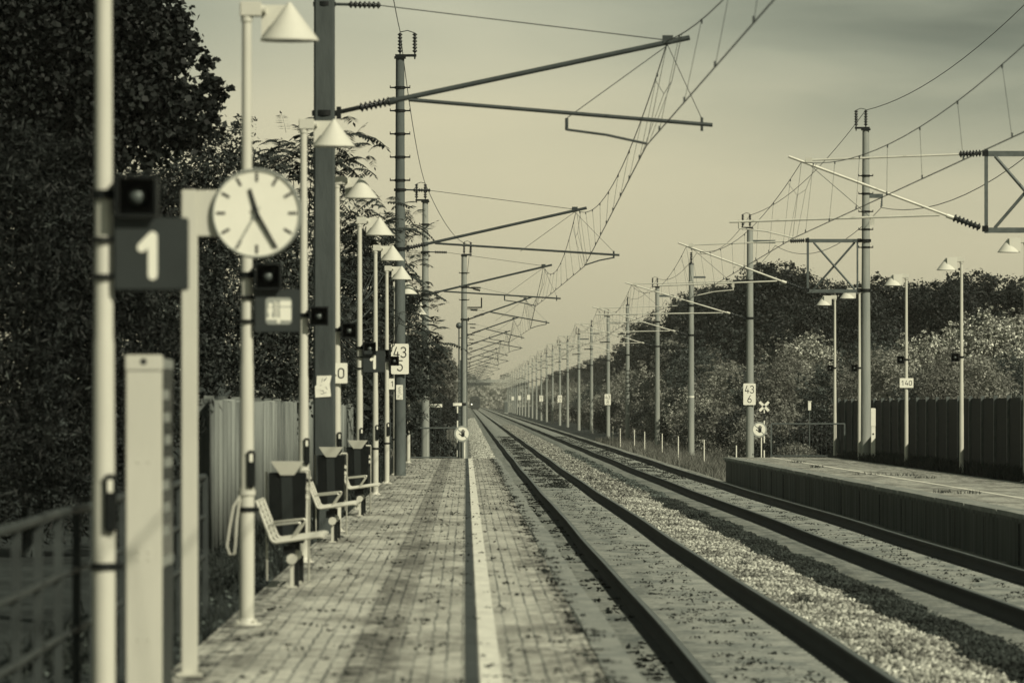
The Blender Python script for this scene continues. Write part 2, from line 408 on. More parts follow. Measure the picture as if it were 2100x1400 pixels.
def ribbon(name, prof, ys, m, xf=True):
    """cross-section (x,z) swept along the line"""
    V = []; k = len(prof)
    for y in ys:
        wx, wz = (wob_x(y), wob_z(y)) if xf else (0, 0)
        for (x, z) in prof: V.append((x+wx, y, z+rise(y)+wz))
    F = [(j*k+i, j*k+i+1, (j+1)*k+i+1, (j+1)*k+i) for j in range(len(ys)-1) for i in range(k-1)]
    return np_mesh(name, V, F, m)
YS = [-20, 0, 15]+[24+i*1.5 for i in range(120)]+[205+i*6 for i in range(60)]+[570+i*40 for i in range(45)]
HZ = -.565                       # rail top
o = ribbon('ballast_bed', [(-.5, -1.25), (.25, -1.02), (.7, -.86), (1.15, -.79), (3.8, -.775), (4.6, -.755), (5.2, -.79), (8.6, -.79), (9.4, -1.02), (10.2, -1.28)], YS, M['ballast']); structure(o)
def sleeper_run(x0, x1):  # row of sleepers shaped as one continuous grooved strip
    V = []; F = []
    ys = []
    y = 18.0
    while y < 330: ys += [(y, 0), (y+.38, 0), (y+.41, -.03), (y+.57, -.03), (y+.60, 0)]; y += .6
    ys = [q for i, q in enumerate(ys) if i == 0 or q[0] > ys[i-1][0]+1e-4]
    yy = ys[-1][0]
    while yy < 2250: yy += 12 if yy < 900 else 40; ys.append((yy, 0))
    for (y, d) in ys:
        wx, wz, r = wob_x(y), wob_z(y), rise(y)
        V += [(x0+wx-.06, y, -.80+r+wz), (x0+wx, y, -.735+r+wz+d), (x1+wx, y, -.735+r+wz+d), (x1+wx+.06, y, -.80+r+wz)]
    F = [(j*4+i, j*4+i+1, j*4+i+5, j*4+i+4) for j in range(len(ys)-1) for i in range(3)]
    return structure(np_mesh('sleeper_bed', V, F, M['sleeper_run']))
sleeper_run(1.42, 4.0); sleeper_run(5.5, 8.25)

# rails: T-section (foot, web, head) with a polished running surface
RX = {'LL': 2.0, 'LR': 3.5, 'RL': 6.12, 'RR': 7.64}
def rail(xc, label):
    root = thing('running_rail', label, 'rail', (xc, 0, 0), group='running rails')
    ft, h = -.735, HZ
    prof = [(-.075, ft), (-.075, ft+.014), (-.012, ft+.035), (-.012, h-.045), (-.036, h-.036), (-.036, h-.006), (-.03, h)]
    prof = prof+[(-a, b) for a, b in reversed(prof)]
    V = []; k = len(prof)
    for y in YS:
        for (x, z) in prof: V.append((x+wob_x(y), y, z+rise(y)+wob_z(y)))
    F = []
    for j in range(len(YS)-1):
        for i in range(k):
            if i == 6: continue                               # the running surface is a part of its own
            F.append((j*k+i, j*k+(i+1) % k, (j+1)*k+(i+1) % k, (j+1)*k+i))
    np_mesh('rail_body', V, F, M['rail_steel'], parent=root)
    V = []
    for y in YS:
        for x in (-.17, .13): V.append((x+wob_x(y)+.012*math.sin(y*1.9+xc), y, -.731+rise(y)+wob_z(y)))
    np_mesh('rail_shade_strip', V, [(2*j, 2*j+1, 2*j+3, 2*j+2) for j in range(len(YS)-1)], M['rail_shade_strip'], parent=root)  # dark sheet painting in deeper shade on the bed beside the rail
    V = []
    for y in YS:
        for (x, z) in ((-.03, h), (.0, h+.003), (.03, h), (.036, h-.006)): V.append((x+wob_x(y), y, z+rise(y)+wob_z(y)))
    np_mesh('rail_head', V, [(j*4+i, j*4+i+1, j*4+i+5, j*4+i+4) for j in range(len(YS)-1) for i in range(3)], M['rail_head'], parent=root)
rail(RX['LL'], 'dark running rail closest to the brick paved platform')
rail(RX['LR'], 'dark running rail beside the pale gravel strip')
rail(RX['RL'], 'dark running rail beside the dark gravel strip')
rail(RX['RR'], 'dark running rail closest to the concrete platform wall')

# ------------------------------------------------------------------ platforms
def platform_top(name, x0, x1, y0, y1, z, m, wx=False):
    ys = [y0]+[y0+(y1-y0)*i/160 for i in range(1, 161)]
    V = []
    for y in ys:
        w = .012*math.sin(y/5.3)+.008*math.sin(y/2.3+1) if wx else 0
        V += [(x0, y, z), (x1+w, y, z)]
    return np_mesh(name, V, [(2*j, 2*j+1, 2*j+3, 2*j+2) for j in range(len(ys)-1)], m)
def box_obj(name, c, d, m): b = MB(); b.box(c, d); return b.build(name, m)
structure(box_obj('platform_base', ((-1.85+EDGE-.04)/2, 103.5, -.644), (EDGE-.04+1.85, 168, 1.28), M['wall_conc']))
structure(platform_top('platform_paving', -1.85, .86, 19.5, PEND, 0, M['pavers']))
cp = MB(); y = 20.0
while y < PEND-.1:
    w = .012*math.sin(y/5.3)+.008*math.sin(y/2.3+1)
    L = min(1.98, PEND-y)
    cp.box(((.865+EDGE)/2+w, y+L/2, -.045+.004*math.sin(y*3)), (EDGE-.865, L-.012, .1), Matrix.Rotation(.003*math.sin(y*5), 3, 'Z')); y += 2.0
structure(cp.build('platform_coping', M['coping']))
structure(platform_top('guide_strip', -.005, .078, 19.6, PEND-.2, .004, M['line_dark']))
structure(platform_top('safety_line', .088, .222, 19.6, PEND-.2, .005, M['line_white']))
# far platform with its concrete retaining wall
def wall():
    V = []
    ys = [60+i*2.0 for i in range(65)]+[189.3]
    for y in ys:
        w = .01*math.sin(y/6)
        V += [(REDGE+.04+w, y, -1.25), (REDGE+.04+w, y, -.13), (REDGE+w, y, -.12), (REDGE+w, y, 0), (REDGE+.45, y, .006), (12.1, y, .012), (12.1, y, -1.25)]
    k = 7; F = [(j*k+i, j*k+i+1, (j+1)*k+i+1, (j+1)*k+i) for j in range(len(ys)-1) for i in range(k-1)]
    o = np_mesh('far_platform_wall', V, F, M['wall_conc']); e = (len(ys)-1)*k
    b = MB(); b.box(((REDGE+.05+12.1)/2, 189.28, -.63), (12.1-REDGE-.05, .05, 1.25)); structure(b.build('far_platform_end', M['wall_conc']))
    return structure(o)
wall()
cp = MB(); y = 62.0
while y < 189:
    L = min(2.98, 189.25-y); cp.box((REDGE+.17+.006*math.sin(y), y+L/2, -.012+.003*math.sin(y*2.7)), (.42, L-.015, .075), Matrix.Rotation(.002*math.sin(y*5), 3, 'Z')); y += 3.0
structure(cp.build('far_platform_coping', M['coping']))
jt = MB(); y = 65.0
while y < 189: jt.box((REDGE+.036, y, -.7), (.02, .025, 1.1)); y += 6.0
structure(jt.build('far_wall_joints', M['line_dark']))
structure(platform_top('far_platform_paving', REDGE+.39, 12.15, 60, 189.2, .018, M['pavers_pale']))
structure(platform_top('far_safety_line', 9.98, 10.11, 60, 188.5, .024, M['line_white']))

# ------------------------------------------------------------------ lamp posts
def make_lamp(name, label, k, side, group):
    """k scales the whole post; side = +1 throws the shade towards +x"""
    t = thing(name, label, 'lamp post', group=group)
    H = 4.63*k
    b = MB(); b.lathe((0, 0, 0), (0, 0, 1), [(0, .115), (.012, .115), (.014, .07), (.05, .062)], 16)
    for a in range(4): b.tube((.09*math.cos(a*PI/2+.7), .09*math.sin(a*PI/2+.7), .012), (.09*math.cos(a*PI/2+.7), .09*math.sin(a*PI/2+.7), .035), .011, n=6)
    b.build('base_plate', M['white_paint'], t)
    b = MB(); b.lathe((0, 0, .014), (0, 0, 1), [(0, .057), (1.25*k, .057), (1.28*k, .054), (1.95*k, .051), (1.98*k, .047), (H-.02, .036)], 18); b.build('pole', M['white_paint'], t)
    b = MB(); b.bbox((side*.03*k, 0, H+.055*k), (.165*k, .1*k, .115*k), .008); b.tube((side*.11*k, 0, H+.055*k), (side*.14*k, 0, H+.055*k), .035*k, n=12)
    b.lathe((0, 0, H-.04), (0, 0, 1), [(0, .045*k), (.045, .045*k)], 14)
    b.build('lamp_head', M['white_paint'], t)
    z0, z1 = H-.175*k, H+.10*k; ax = .325*k; r = .222*k
    b = MB(); P = [(side*.105*k, z1), (side*ax, z1), (side*ax, z0+.01), (side*.105*k, z0+.01)]; yo = (.19 if side > 0 else -.12)*k
    b.prism(P, yo-.012*k, yo+.012*k); b.box((side*.125*k, yo/2, H+.055*k), (.035*k, abs(yo), .05*k)); b.box((side*ax, yo/2, z1-.03), (.02*k, abs(yo), .02*k)); b.build('bracket_plate', M['shade_white'], t)
    b = MB(); n = 40; V = [(side*ax, 0, z1+.004)]
    V = []
    for rr, zz in ((.012, z1+.006), (r, z0), (r, z0-.012), (r-.012, z0-.012), (.01, z1-.014)): V += [(side*ax+rr*math.cos(2*PI*i/n), rr*math.sin(2*PI*i/n), zz) for i in range(n)]
    b.add(V, [(j*n+i, j*n+(i+1) % n, (j+1)*n+(i+1) % n, (j+1)*n+i) for j in range(4) for i in range(n)])
    b.add(V[:n], [tuple(range(n))]); sh = b.build('lamp_shade', M['shade_white'], t)
    b = MB(); b.lathe((side*ax, 0, z0-.004), (0, 0, 1), [(0, .16*k), (.05, .15*k), (.12, .06*k)], 16); b.build('lamp_glass', M['glass_dark'], t)
    return t
def junction(t, k=1.0):
    b = MB(); b.bbox((.036, -.062, 1.185), (.062, .05, .285), .012); j = b.build('junction_box', M['black_metal'], t)
    b = MB(); b.bbox((.036, -.0885, 1.27), (.026, .006, .062), .002); b.build('box_label', M['sign_white'], j)
    b = MB(); b.lathe((0, 0, .86), (0, 0, 1), [(0, .066), (.035, .066)], 18); b.bbox((.075, -.01, .877), (.05, .03, .03), .004); b.build('clamp_band', M['black_metal'], t)
LX = -1.715; NL = 10
LP = [(-1.767, 28.0), (-1.668, 43.7), (-1.735, 61.4), (-1.72, 76.6), (-1.72, 93.0), (-1.715, 109.0), (-1.72, 125.0), (-1.735, 141.0), (-1.72, 157.0), (-1.72, 172.0)]
LL_LAB = ['nearest white lamp post, its lamp above the frame, carrying the large number 1 sign',
 'white lamp post behind the round clock, its cone lamp near the top of the frame',
 'white lamp post just before the thick dark mast, behind the nearest bin',
 'white lamp post mostly hidden behind the thick dark mast, cone lamp showing beside it',
 'white lamp post carrying the smaller number 1 sign, beyond the third litter bin',
 'white lamp post whose shaft passes behind the smaller number 1 sign',
 'slim white lamp post last before the 43 5 mast',
 'white lamp post nearly hidden by the 43 5 mast, holding a 140 board',
 'distant white cone lamp post seen behind the top half of the 43 5 mast',
 'farthest white cone lamp post of the brick platform, half lost in foliage']
proto = make_lamp('lamp_post', LL_LAB[0], 1.0, 1, 'lamp posts along the brick platform'); junction(proto)
lamps = []
for i, (x, y) in enumerate(LP):
    o = proto if i == 0 else dup(proto, (x, y, 0), LL_LAB[i])
    o.location = (x, y, 0); lamps.append(o)
# the second post has a cable looped from a band
b = MB(); b.path([(-.05, -.05, .98), (-.10, -.06, .90), (-.13, -.06, .74), (-.15, -.05, .60), (-.13, -.05, .535), (-.09, -.05, .54), (-.085, -.05, .62), (-.075, -.05, .8), (-.05, -.05, .96)], .010, 6)
b.lathe((0, 0, .985), (0, 0, 1), [(0, .068), (.04, .068)], 18); b.build('cable_loop', M['white_paint'], lamps[1])
RP = [(12.40, 127.0), (12.40, 143.4), (12.41, 161.5), (12.40, 180.6), (12.40, 192.6)]
RL_LAB = ['pale lamp post cut by the frame edge with only its cone lamp showing',
 'tall pale lamp post before the dark plank wall, nearest one fully seen',
 'pale lamp post carrying the 140 speed board in front of the dark plank wall',
 'pale lamp post touching the big concrete mast that carries the lattice bracket',
 'pale lamp post at the end of the dark plank wall by the grass railing']
proto = make_lamp('lamp_post', RL_LAB[0], 1.14, -1, 'lamp posts along the far platform')
rlamps = []
for i, (x, y) in enumerate(RP):
    o = proto if i == 0 else dup(proto, (x, y, .02), RL_LAB[i])
    o.location = (x, y, .02); rlamps.append(o)

# ------------------------------------------------------------------ loudspeakers on the posts
def make_speaker(side, label):
    t = thing('loudspeaker', label, 'loudspeaker', group='loudspeakers on the lamp posts')
    b = MB(); w = .095; d = .11; th = .006
    for (c, s) in (((0, 0, w), (2*w, 2*d, th)), ((0, 0, -w), (2*w, 2*d, th)), ((w, 0, 0), (th, 2*d, 2*w)), ((-w, 0, 0), (th, 2*d, 2*w)), ((0, d-.01, 0), (2*w-.01, th, 2*w-.01))): b.box(c, s)
    for (c, s) in (((0, -d, w), (2*w+.016, .008, .016)), ((0, -d, -w), (2*w+.016, .008, .016)), ((w, -d, 0), (.016, .008, 2*w-.016)), ((-w, -d, 0), (.016, .008, 2*w-.016))): b.box(c, s)
    b.build('housing', M['black_metal'], t)
    b = MB(); b.sphere((0, -.01, 0), .044, 18); b.build('driver_dome', M['galv'], t)
    b = MB(); b.tube((-side*w, .02, .01), (-side*.17, .02, .01), .018, n=8); b.lathe((-side*.165, .02, -.012), (0, 0, 1), [(0, .064), (.045, .064)], 18)
    b.build('mounting_bracket', M['black_metal'], t)
    return t
SPK = [(0, 2.68), (1, 2.65), (2, 2.63), (3, 2.68), (4, 2.61), (5, 2.65), (6, 2.67), (7, 2.66)]
SPK_LAB = ['black square loudspeaker above the large number 1 sign', 'black loudspeaker box above the square pictogram sign under the clock',
 'small black loudspeaker in front of the thick dark mast', 'black loudspeaker just beyond the thick dark mast, above a white board end',
 'black loudspeaker on top of the smaller number 1 sign', 'tiny black loudspeaker half hidden behind the smaller number 1 sign',
 'tiny black loudspeaker overlapping the white 43 5 board', 'farthest black loudspeaker, behind the 43 5 board']
ps = make_speaker(1, SPK_LAB[0])
for j, (i, z) in enumerate(SPK):
    loc = (LP[i][0]+.165, LP[i][1]-.02, z)
    if j == 0: ps.location = loc
    else: dup(ps, loc, SPK_LAB[j])
ps = make_speaker(-1, 'black loudspeaker on the lone tall pale lamp post before the plank wall')
RS_LAB = [None, None, 'black loudspeaker on the pale post above the 140 speed board', 'black loudspeaker on the pale post touching the big concrete mast', 'black loudspeaker on the pale post at the end of the plank wall']
for j, z in ((1, 2.91), (2, 3.0), (3, 2.9), (4, 2.98)):
    loc = (RP[j][0]-.165, RP[j][1]-.02, z)
    if j == 1: ps.location = loc; ps['group'] = 'loudspeakers of the far platform'
    else: dup(ps, loc, RS_LAB[j], group='loudspeakers of the far platform')

# ------------------------------------------------------------------ signs
def clamps(t, x, zs):
    for z in zs:
        b = MB(); b.lathe((x, .055, z-.012), (0, 0, 1), [(0, .062), (.024, .062)], 18); b.box((x+.06, .035, z), (.07, .03, .02)); b.build('pole_clamp', M['black_metal'], t)
def number_sign(i, label):
    x, y = LP[i]
    t = thing('platform_number_sign', label, 'platform sign', (x, y-.06, 0), group='number 1 signs')
    b = MB(); b.bbox((.235, 0, 2.398), (.365, .035, .355), .008); b.build('sign_board', M['sign_dark'], t)
    b = MB(); thick_line(b, [(.16+.03, 2.43), (.243, 2.485), (.243, 2.295)], .046, -.022, -.0165); b.build('digit', M['sign_white'], t)
    clamps(t, 0, (2.47, 2.29))
number_sign(0, 'large dark square sign with a white number 1 on the nearest lamp post')
number_sign(4, 'smaller dark square sign with a white number 1 farther along the platform')
# pictogram sign
x, y = LP[1]
t = thing('pictogram_sign', 'dark square sign with a white walking figure pictogram under the clock', 'pictogram sign', (x, y-.06, 0))
b = MB(); b.bbox((.235, 0, 2.386), (.35, .035, .33), .008); b.build('sign_board', M['sign_dark'], t)
def rrect(cx, cz, w, h, r, n=6):
    P = []
    for (sx, sz, a0) in ((1, 1, 0), (-1, 1, 90), (-1, -1, 180), (1, -1, 270)):
        P += [(cx+sx*(w/2-r)+r*math.cos(math.radians(a0+90*i/n)), cz+sz*(h/2-r)+r*math.sin(math.radians(a0+90*i/n))) for i in range(n+1)]
    return P
b = MB(); b.prism(rrect(.245, 2.386, .20, .205, .03), -.021, -.0165); pn = b.build('pictogram_panel', M['sign_grey'], t)
b = MB(); cx, cz = .245, 2.386
b.disc((cx-.062, cz+.045), .017, -.025, -.0205, 20)                               # head
b.prism([(cx-.083, cz+.026), (cx-.044, cz+.026), (cx-.044, cz-.016), (cx-.052, cz-.016), (cx-.05, cz-.05), (cx-.076, cz-.05), (cx-.074, cz-.016), (cx-.083, cz-.016)], -.0251, -.0205)
b.prism([(cx-.092, cz-.05), (cx-.008, cz-.05), (cx-.008, cz-.068), (cx-.092, cz-.068)], -.0252, -.0205)
b.prism([(cx-.012, cz-.0505), (cx+.012, cz-.0505), (cx+.012, cz-.094), (cx-.012, cz-.094)], -.0253, -.0205)
b.prism(rrect(cx+.052, cz+.056, .085, .042, .008), -.0254, -.0205)
b.prism(rrect(cx+.052, cz-.022, .085, .10, .008), -.0255, -.0205)
for i in range(6):
    z = cz+.062-i*.021
    b.prism([(cx-.036, z+.014), (cx+.003, z-.008), (cx+.003, z-.019), (cx-.036, z+.003)], -.0252-i*.00003, -.0205)
b.build('pictogram', M['sign_white'], t); clamps(t, 0, (2.49, 2.31))

def speed_board(px, py, cz, label, w=.385, h=.27, k=1.0):
    t = thing('speed_board', label, 'speed board', (px, py, 0), group='white 140 speed boards')
    b = MB(); b.prism(rrect(0, cz, w, h, .012), -.006, .006); b.build('board', M['sign_white'], t)
    b = MB(); strokes(b, '140', 0, cz, h*.46, .016*k, -.0085, -.0062, .4, 1.15); b.build('figures', M['ink'], t)
    b = MB(); b.box((0, .02, cz), (.05, .028, .04)); b.build('mounting_clip', M['galv'], t)
speed_board(RP[2][0], RP[2][1]-.09, 1.65+51*161.5/11760, 'white board reading 140 on the pale post before the plank wall')
speed_board(LP[3][0]-.05, LP[3][1]-.09, 1.65+71*76.6/11760, 'white 140 board mostly hidden by the thick dark mast, a 0 showing')
speed_board(LP[7][0]+.04, LP[7][1]-.09, 1.65+49*141/11760, 'small white 140 board partly hidden by the 43 5 mast, 14 showing')

def km_board(top, bot, x, y, z, label, w=.5, h=.87):
    t = thing('distance_board', label, 'distance board', (x, y, 0), group='white kilometre boards')
    b = MB(); b.prism(rrect(0, z, w, h, .04), -.008, .008); b.build('board', M['sign_white'], t)
    b = MB(); strokes(b, top, 0, z+h*.22, h*.33, h*.034, -.0125, -.0082, .3, 1.0)
    strokes(b, bot, 0, z-h*.22, h*.33, h*.034, -.0125, -.0082); b.build('figures', M['ink'], t)
    b = MB(); b.box((0, .05, z), (.06, .08, .5*h)); b.build('mounting_bracket', M['galv'], t)
    return t

# ------------------------------------------------------------------ station clock
Y0 = 35.3; k = Y0/11760
t = thing('station_clock', 'round white station clock on a square post, hands near twenty five past eleven', 'clock', (-1.70, Y0, 0))
b = MB(); b.bbox((0, .0, 1.495), (.10, .10, 2.99), .008); b.bbox((0, 0, .012), (.16, .16, .022), .004); b.build('post', M['white_paint'], t)
b = MB(); b.bbox((.125, 0, 2.845), (.16, .07, .285), .006); b.build('arm', M['white_paint'], t)
cx, cz, R = (527-388.5)*k, 1.65+398*k, 92*k
b = MB(); b.lathe((cx, .07, cz), (0, -1, 0), [(0, R*.90), (.01, R*.97), (.03, R), (.13, R), (.145, R*.985), (.147, R*.95), (.132, R*.945)], 64); case = b.build('clock_case', M['sign_grey'], t)
b = MB(); b.disc((cx, cz), R*.948, -.066, -.05, 64); dial = b.build('dial', M['sign_white'], t)
b = MB()
for i in range(12):
    a = i*PI/6; d = Vector((math.sin(a), 0, math.cos(a))); w = Vector((d.z, 0, -d.x))*R*.030
    p0 = Vector((cx, 0, cz))+d*R*.70; p1 = Vector((cx, 0, cz))+d*R*.90
    b.prism([((p0-w).x, (p0-w).z), ((p1-w).x, (p1-w).z), ((p1+w).x, (p1+w).z), ((p0+w).x, (p0+w).z)], -.0685, -.0655)
b.build('hour_marks', M['ink'], dial)
def hand(name, ang, r0, r1, w0, w1, y, m):
    a = math.radians(ang); d = Vector((math.sin(a), 0, math.cos(a))); w = Vector((d.z, 0, -d.x)); c0 = Vector((cx, 0, cz))
    P = [c0-d*r0-w*w0, c0+d*r1-w*w1, c0+d*r1+w*w1, c0-d*r0+w*w0]
    b = MB(); b.prism([(p.x, p.z) for p in P], y-.004, y); b.build(name, m, t)
hand('hour_hand', -16, R*.14, R*.56, R*.055, R*.036, -.074, M['ink'])
hand('minute_hand', 150, R*.14, R*.86, R*.045, R*.028, -.081, M['ink'])
hand('second_hand', 210, R*.16, R*.86, R*.014, R*.014, -.088, M['sign_grey'])
b = MB(); b.lathe((cx, -.07, cz), (0, -1, 0), [(0, R*.05), (.026, R*.05)], 20); b.build('hub', M['ink'], t)

# ------------------------------------------------------------------ notice case seen end-on
t = thing('notice_case', 'pale upright glazed notice case seen end on, beside the nearest lamp post', 'notice case', (-1.685, 30.0, 0))
b = MB(); b.bbox((0, .05, .965), (.188, .10, 1.92), .006); b.build('end_post', M['white_paint'], t)
b = MB(); b.bbox((0, .05, 1.885), (.196, .112, .085), .006); b.build('end_cap', M['white_paint'], t)
b = MB(); b.lathe((0, -.003, 1.893), (0, -1, 0), [(0, .017), (.006, .017)], 16); b.build('lock_hole', M['ink'], t)
b = MB()
for z in (1.37, .90, .86, .44):
    for s in (-.028, .028): b.lathe((s, .001, z), (0, -1, 0), [(0, .009), (.005, .007)], 10)
b.build('bolt_heads', M['white_paint'], t)
b = MB(); b.bbox((0, 1.30, .965), (.150, .10, 1.90), .006); b.build('rear_post', M['white_paint'], t)
b = MB(); b.box((0, .675, 1.36), (.178, 1.148, 1.0)); b.build('glass_case', M['glass_dark'], t)
for z in (1.885, .835): b = MB(); b.box((0, .675, z), (.183, 1.15, .05)); b.build('frame_rail', M['sign_grey'], t)
b = MB(); b.box((0, .675, .42), (.176, 1.15, .76)); b.build('lower_panel', M['sign_dark'], t)
b = MB()
rr = random.Random(4)
for i in range(7):
    z = 1.0+i*.12; y = .2+rr.random()*.3; b.box((.0905, y+.3, z), (.003, .5+rr.random()*.3, .05))
b.build('posters', M['sign_grey'], t)

# ------------------------------------------------------------------ railing and fences
t = thing('platform_railing', 'dull metal post and rail railing in the lower corner beside the nearest posts', 'railing', (-2.11, 0, 0))
for z, r in ((1.10, .024), (.775, .018), (.455, .018)):
    b = MB(); b.path([(.01*math.sin(y*.5), y, z+.006*math.sin(y*.9)) for y in np.linspace(19.5, 46.5, 28)], r, 8); b.build('rail', M['railing'], t)
for i in range(20):
    y = 19.9+i*1.4; b = MB(); b.box((0, y, .54), (.045, .03, 1.10)); b.build('post', M['railing'], t)

def board_fence(x, y0, y1, h, pitch, label, m, name, amp, wav):
    t = thing(name, label, 'fence', (x, 0, 0))
    n = int((y1-y0)/.05); V = []
    for j in range(n+1):
        y = y0+(y1-y0)*j/n; w = amp*(1 if math.sin(2*PI*y/wav) > 0 else -1)*min(1, abs(math.sin(2*PI*y/wav))*3)
        V += [(w, y, 0), (w, y, h+.02*math.sin(y*2.1))]
    me = np_mesh('fence_panel', V, [(2*j, 2*j+1, 2*j+3, 2*j+2) for j in range(n)], m, parent=t)
    so = me.modifiers.new('thickness', 'SOLIDIFY'); so.thickness = .05
    y = y0
    while y < y1+.1:
        b = MB(); b.box((-.06, y, (h+.06)/2), (.12, .12, h+.06)); b.build('fence_post', m, t); y += pitch
    return t
board_fence(-3.1, 66.5, 79.0, 1.74, 4.1, 'weathered ribbed board fence behind the clock post, its nearer section', M['fence_board'], 'board_fence', .13, 1.25)
board_fence(-3.1, 82.5, 150.0, 1.74, 4.5, 'weathered ribbed board fence behind the benches, beyond an overgrown gap', M['fence_board'], 'board_fence', .13, 1.25)
# dark plank wall between posts on the far platform
t = thing('plank_wall', 'dark plank wall with pale ribs behind the far platform lamps', 'wall', (13.6, 0, 0))
y = 96.0; b = MB(); i = 0
while y < 209:
    b.box((.0, y+1.8, .95), (.10, 3.52, 1.9)); 
    for q in range(8): b.box((-.053, y+1.8, .12+q*.235), (.012, 3.5, .20))
    y += 3.6
b.build('planks', M['dark_plank'], t)
y = 96.0
while y < 211:
    b = MB(); b.box((-.075, y, .98), (.10, .09, 1.97)); b.build('rib_post', M['galv'], t); y += 3.6

# ------------------------------------------------------------------ benches
def make_bench(label):
    t = thing('bench', label, 'bench', group='white wire benches')
    L = 1.7
    def side(y, b):   # bent frame seen end-on: back top, crook, seat front
        b.path([(-.28, y, .79), (-.15, y, .45), (-.13, y, .425), (-.10, y, .418), (.30, y, .475), (.33, y, .47)], .017, 8)
    b = MB()
    for y in (0, L/2, L): side(y, b)
    for (xx, z) in ((-.28, .79), (.33, .47)): b.tube((xx, 0, z), (xx, L, z), .014, n=8)
    b.build('frame', M['white_paint'], t)
    b = MB()
    for i in range(7):
        q = (i+.5)/7; b.box((-.28+.14*q, L/2, .79-.345*q), (.012, L, .028), Matrix.Rotation(-.36, 3, 'Y'))
    b.build('backrest', M['white_paint'], t)
    b = MB()
    for i in range(9):
        q = (i+.5)/9; b.box((-.10+.40*q, L/2, .420+.055*q), (.032, L, .012), Matrix.Rotation(-.14, 3, 'Y'))
    b.build('seat', M['white_paint'], t)
    for y in (.02, L-.02):
        b = MB(); b.path([(-.19, y, .57), (.10, y, .60), (.125, y, .595), (.12, y, .575), (.03, y, .44)], .010, 6); b.build('armrest', M['steel_bright'], t)
    b = MB(); b.tube((.045, -.06, .265), (.045, L+.06, .265), .047, n=20); b.build('beam', M['white_paint'], t)
    for y in (.05, L-.15):
        b = MB(); b.box((.045, y+.03, .12), (.030, .05, .24)); b.box((.045, y+.03, .008), (.09, .10, .014)); lg_ = b.build('leg', M['white_paint'], t)
        b = MB(); b.box((.02, y+.06, .345), (.11, .05, .09)); b.box((.085, y+.10, .13), (.045, .06, .25)); b.build('leg_bracket', M['black_metal'], lg_)
    return t
bn = make_bench('nearest white wire bench, in front of the first litter bin'); bn.location = (-1.64, 52.6, 0)
dup(bn, (-1.68, 70.3, 0), 'middle white wire bench, in front of the second litter bin')
dup(bn, (-1.66, 87.4, 0), 'farthest white wire bench, in front of the third litter bin')

# ------------------------------------------------------------------ litter bins
def make_bin(label):
    t = thing('litter_bin', label, 'litter bin', group='black litter bins')
    b = MB(); P = [(-.17, .36), (.155, .36), (.165, .40), (.18, 1.02), (.165, 1.035), (-.165, 1.035), (-.18, 1.02)]
    b.prism(P, -.15, .15); b.build('bin_body', M['bin_black'], t)
    b = MB(); b.prism([(-.045, .37), (.06, .37), (.045, 1.03), (-.06, 1.03)], -.158, -.1495); b.build('front_strip', M['bin_strip'], t)
    b = MB(); n = 4
    V = [(-.155, -.15, 1.14), (.155, -.15, 1.14), (.155, .15, 1.14), (-.155, .15, 1.14), (-.065, -.10, 1.01), (.065, -.10, 1.01), (.065, .10, 1.01), (-.065, .10, 1.01)]
    V2 = [(v[0], v[1]-.075, v[2]) for v in V]
    b.add(V2, [(0, 1, 5, 4), (1, 2, 6, 5), (2, 3, 7, 6), (3, 0, 4, 7), (4, 5, 6, 7), (0, 1, 2, 3)]); b.build('ash_funnel', M['shade_white'], t)
    for s, z1 in ((-1, 1.04), (1, 1.055)):
        b = MB(); b.tube((s*.20, .02, 0), (s*.205, .02, z1), .011, n=8); b.build('stand_rod', M['steel_bright'], t)
    b = MB(); b.tube((.205, .02, 1.055), (.13, .02, 1.055), .012, n=8); b.bbox((.185, -.06, .88), (.035, .03, .05), .008); b.bbox((.185, -.06, .80), (.035, .03, .05), .008); b.build('lock_clip', M['shade_white'], t)
    return t
lb = make_bin('nearest black litter bin with pale funnel top, behind the first bench'); lb.location = (-1.70, 54.8, 0)
dup(lb, (-1.755, 74.8, 0), 'middle black litter bin with pale funnel top, before the thick dark mast')
dup(lb, (-1.70, 90.3, 0), 'farthest black litter bin with pale funnel top, behind the third bench')

# ------------------------------------------------------------------ masts with cantilevers
def insulator_string(b, a, c, r=.05, n=7):
    """ribbed insulator between two points"""
    a = Vector(a); c = Vector(c); L = (c-a).length; prof = [(0, r*.45)]
    for i in range(n):
        q = L*(i+.15)/n; prof += [(q, r*.5), (q+L*.28/n, r), (q+L*.42/n, r), (q+L*.7/n, r*.5)]
    b.lathe(a, c-a, prof+[(L, r*.45)], 12)
def add_pole(t, H, r0, r1, m, z0=0.0, square=False):
    b = MB()
    if square:
        P = []
        for z, r in ((z0, r0), (H, r1)): P.append([(-r, -r*1.0, z), (r, -r*1.0, z), (r, r, z), (-r, r, z)])
        c = .18
        V = []
        for ring, r in zip(P, (r0, r1)):
            z = ring[0][2]
            for (sx, sy) in ((-1, -1), (1, -1), (1, 1), (-1, 1)):
                p = [(sx*r*(1-c), sy*r), (sx*r, sy*r*(1-c))]
                if sx*sy > 0: p = p[::-1]
                p = p if (sx, sy) in ((1, -1), (-1, 1)) else p
                V += [(q[0], q[1], z) for q in p]
        n = 8
        # order corners around the section
        def order(vs): return sorted(vs, key=lambda v: math.atan2(v[1], v[0]))
        V = order(V[:8])+order(V[8:])
        b.add(V, [(i, (i+1) % n, n+(i+1) % n, n+i) for i in range(n)]+[tuple(range(n-1, -1, -1)), tuple(range(n, 2*n))])
    else: b.tube((0, 0, z0), (0, 0, H), r0, r1, 20)
    return b.build('pole', m, t)
def ins(t, a, c, r=.05, n=7, name='insulator'):
    b = MB(); insulator_string(b, a, c, r, n); return b.build(name, M['insulator'], t)
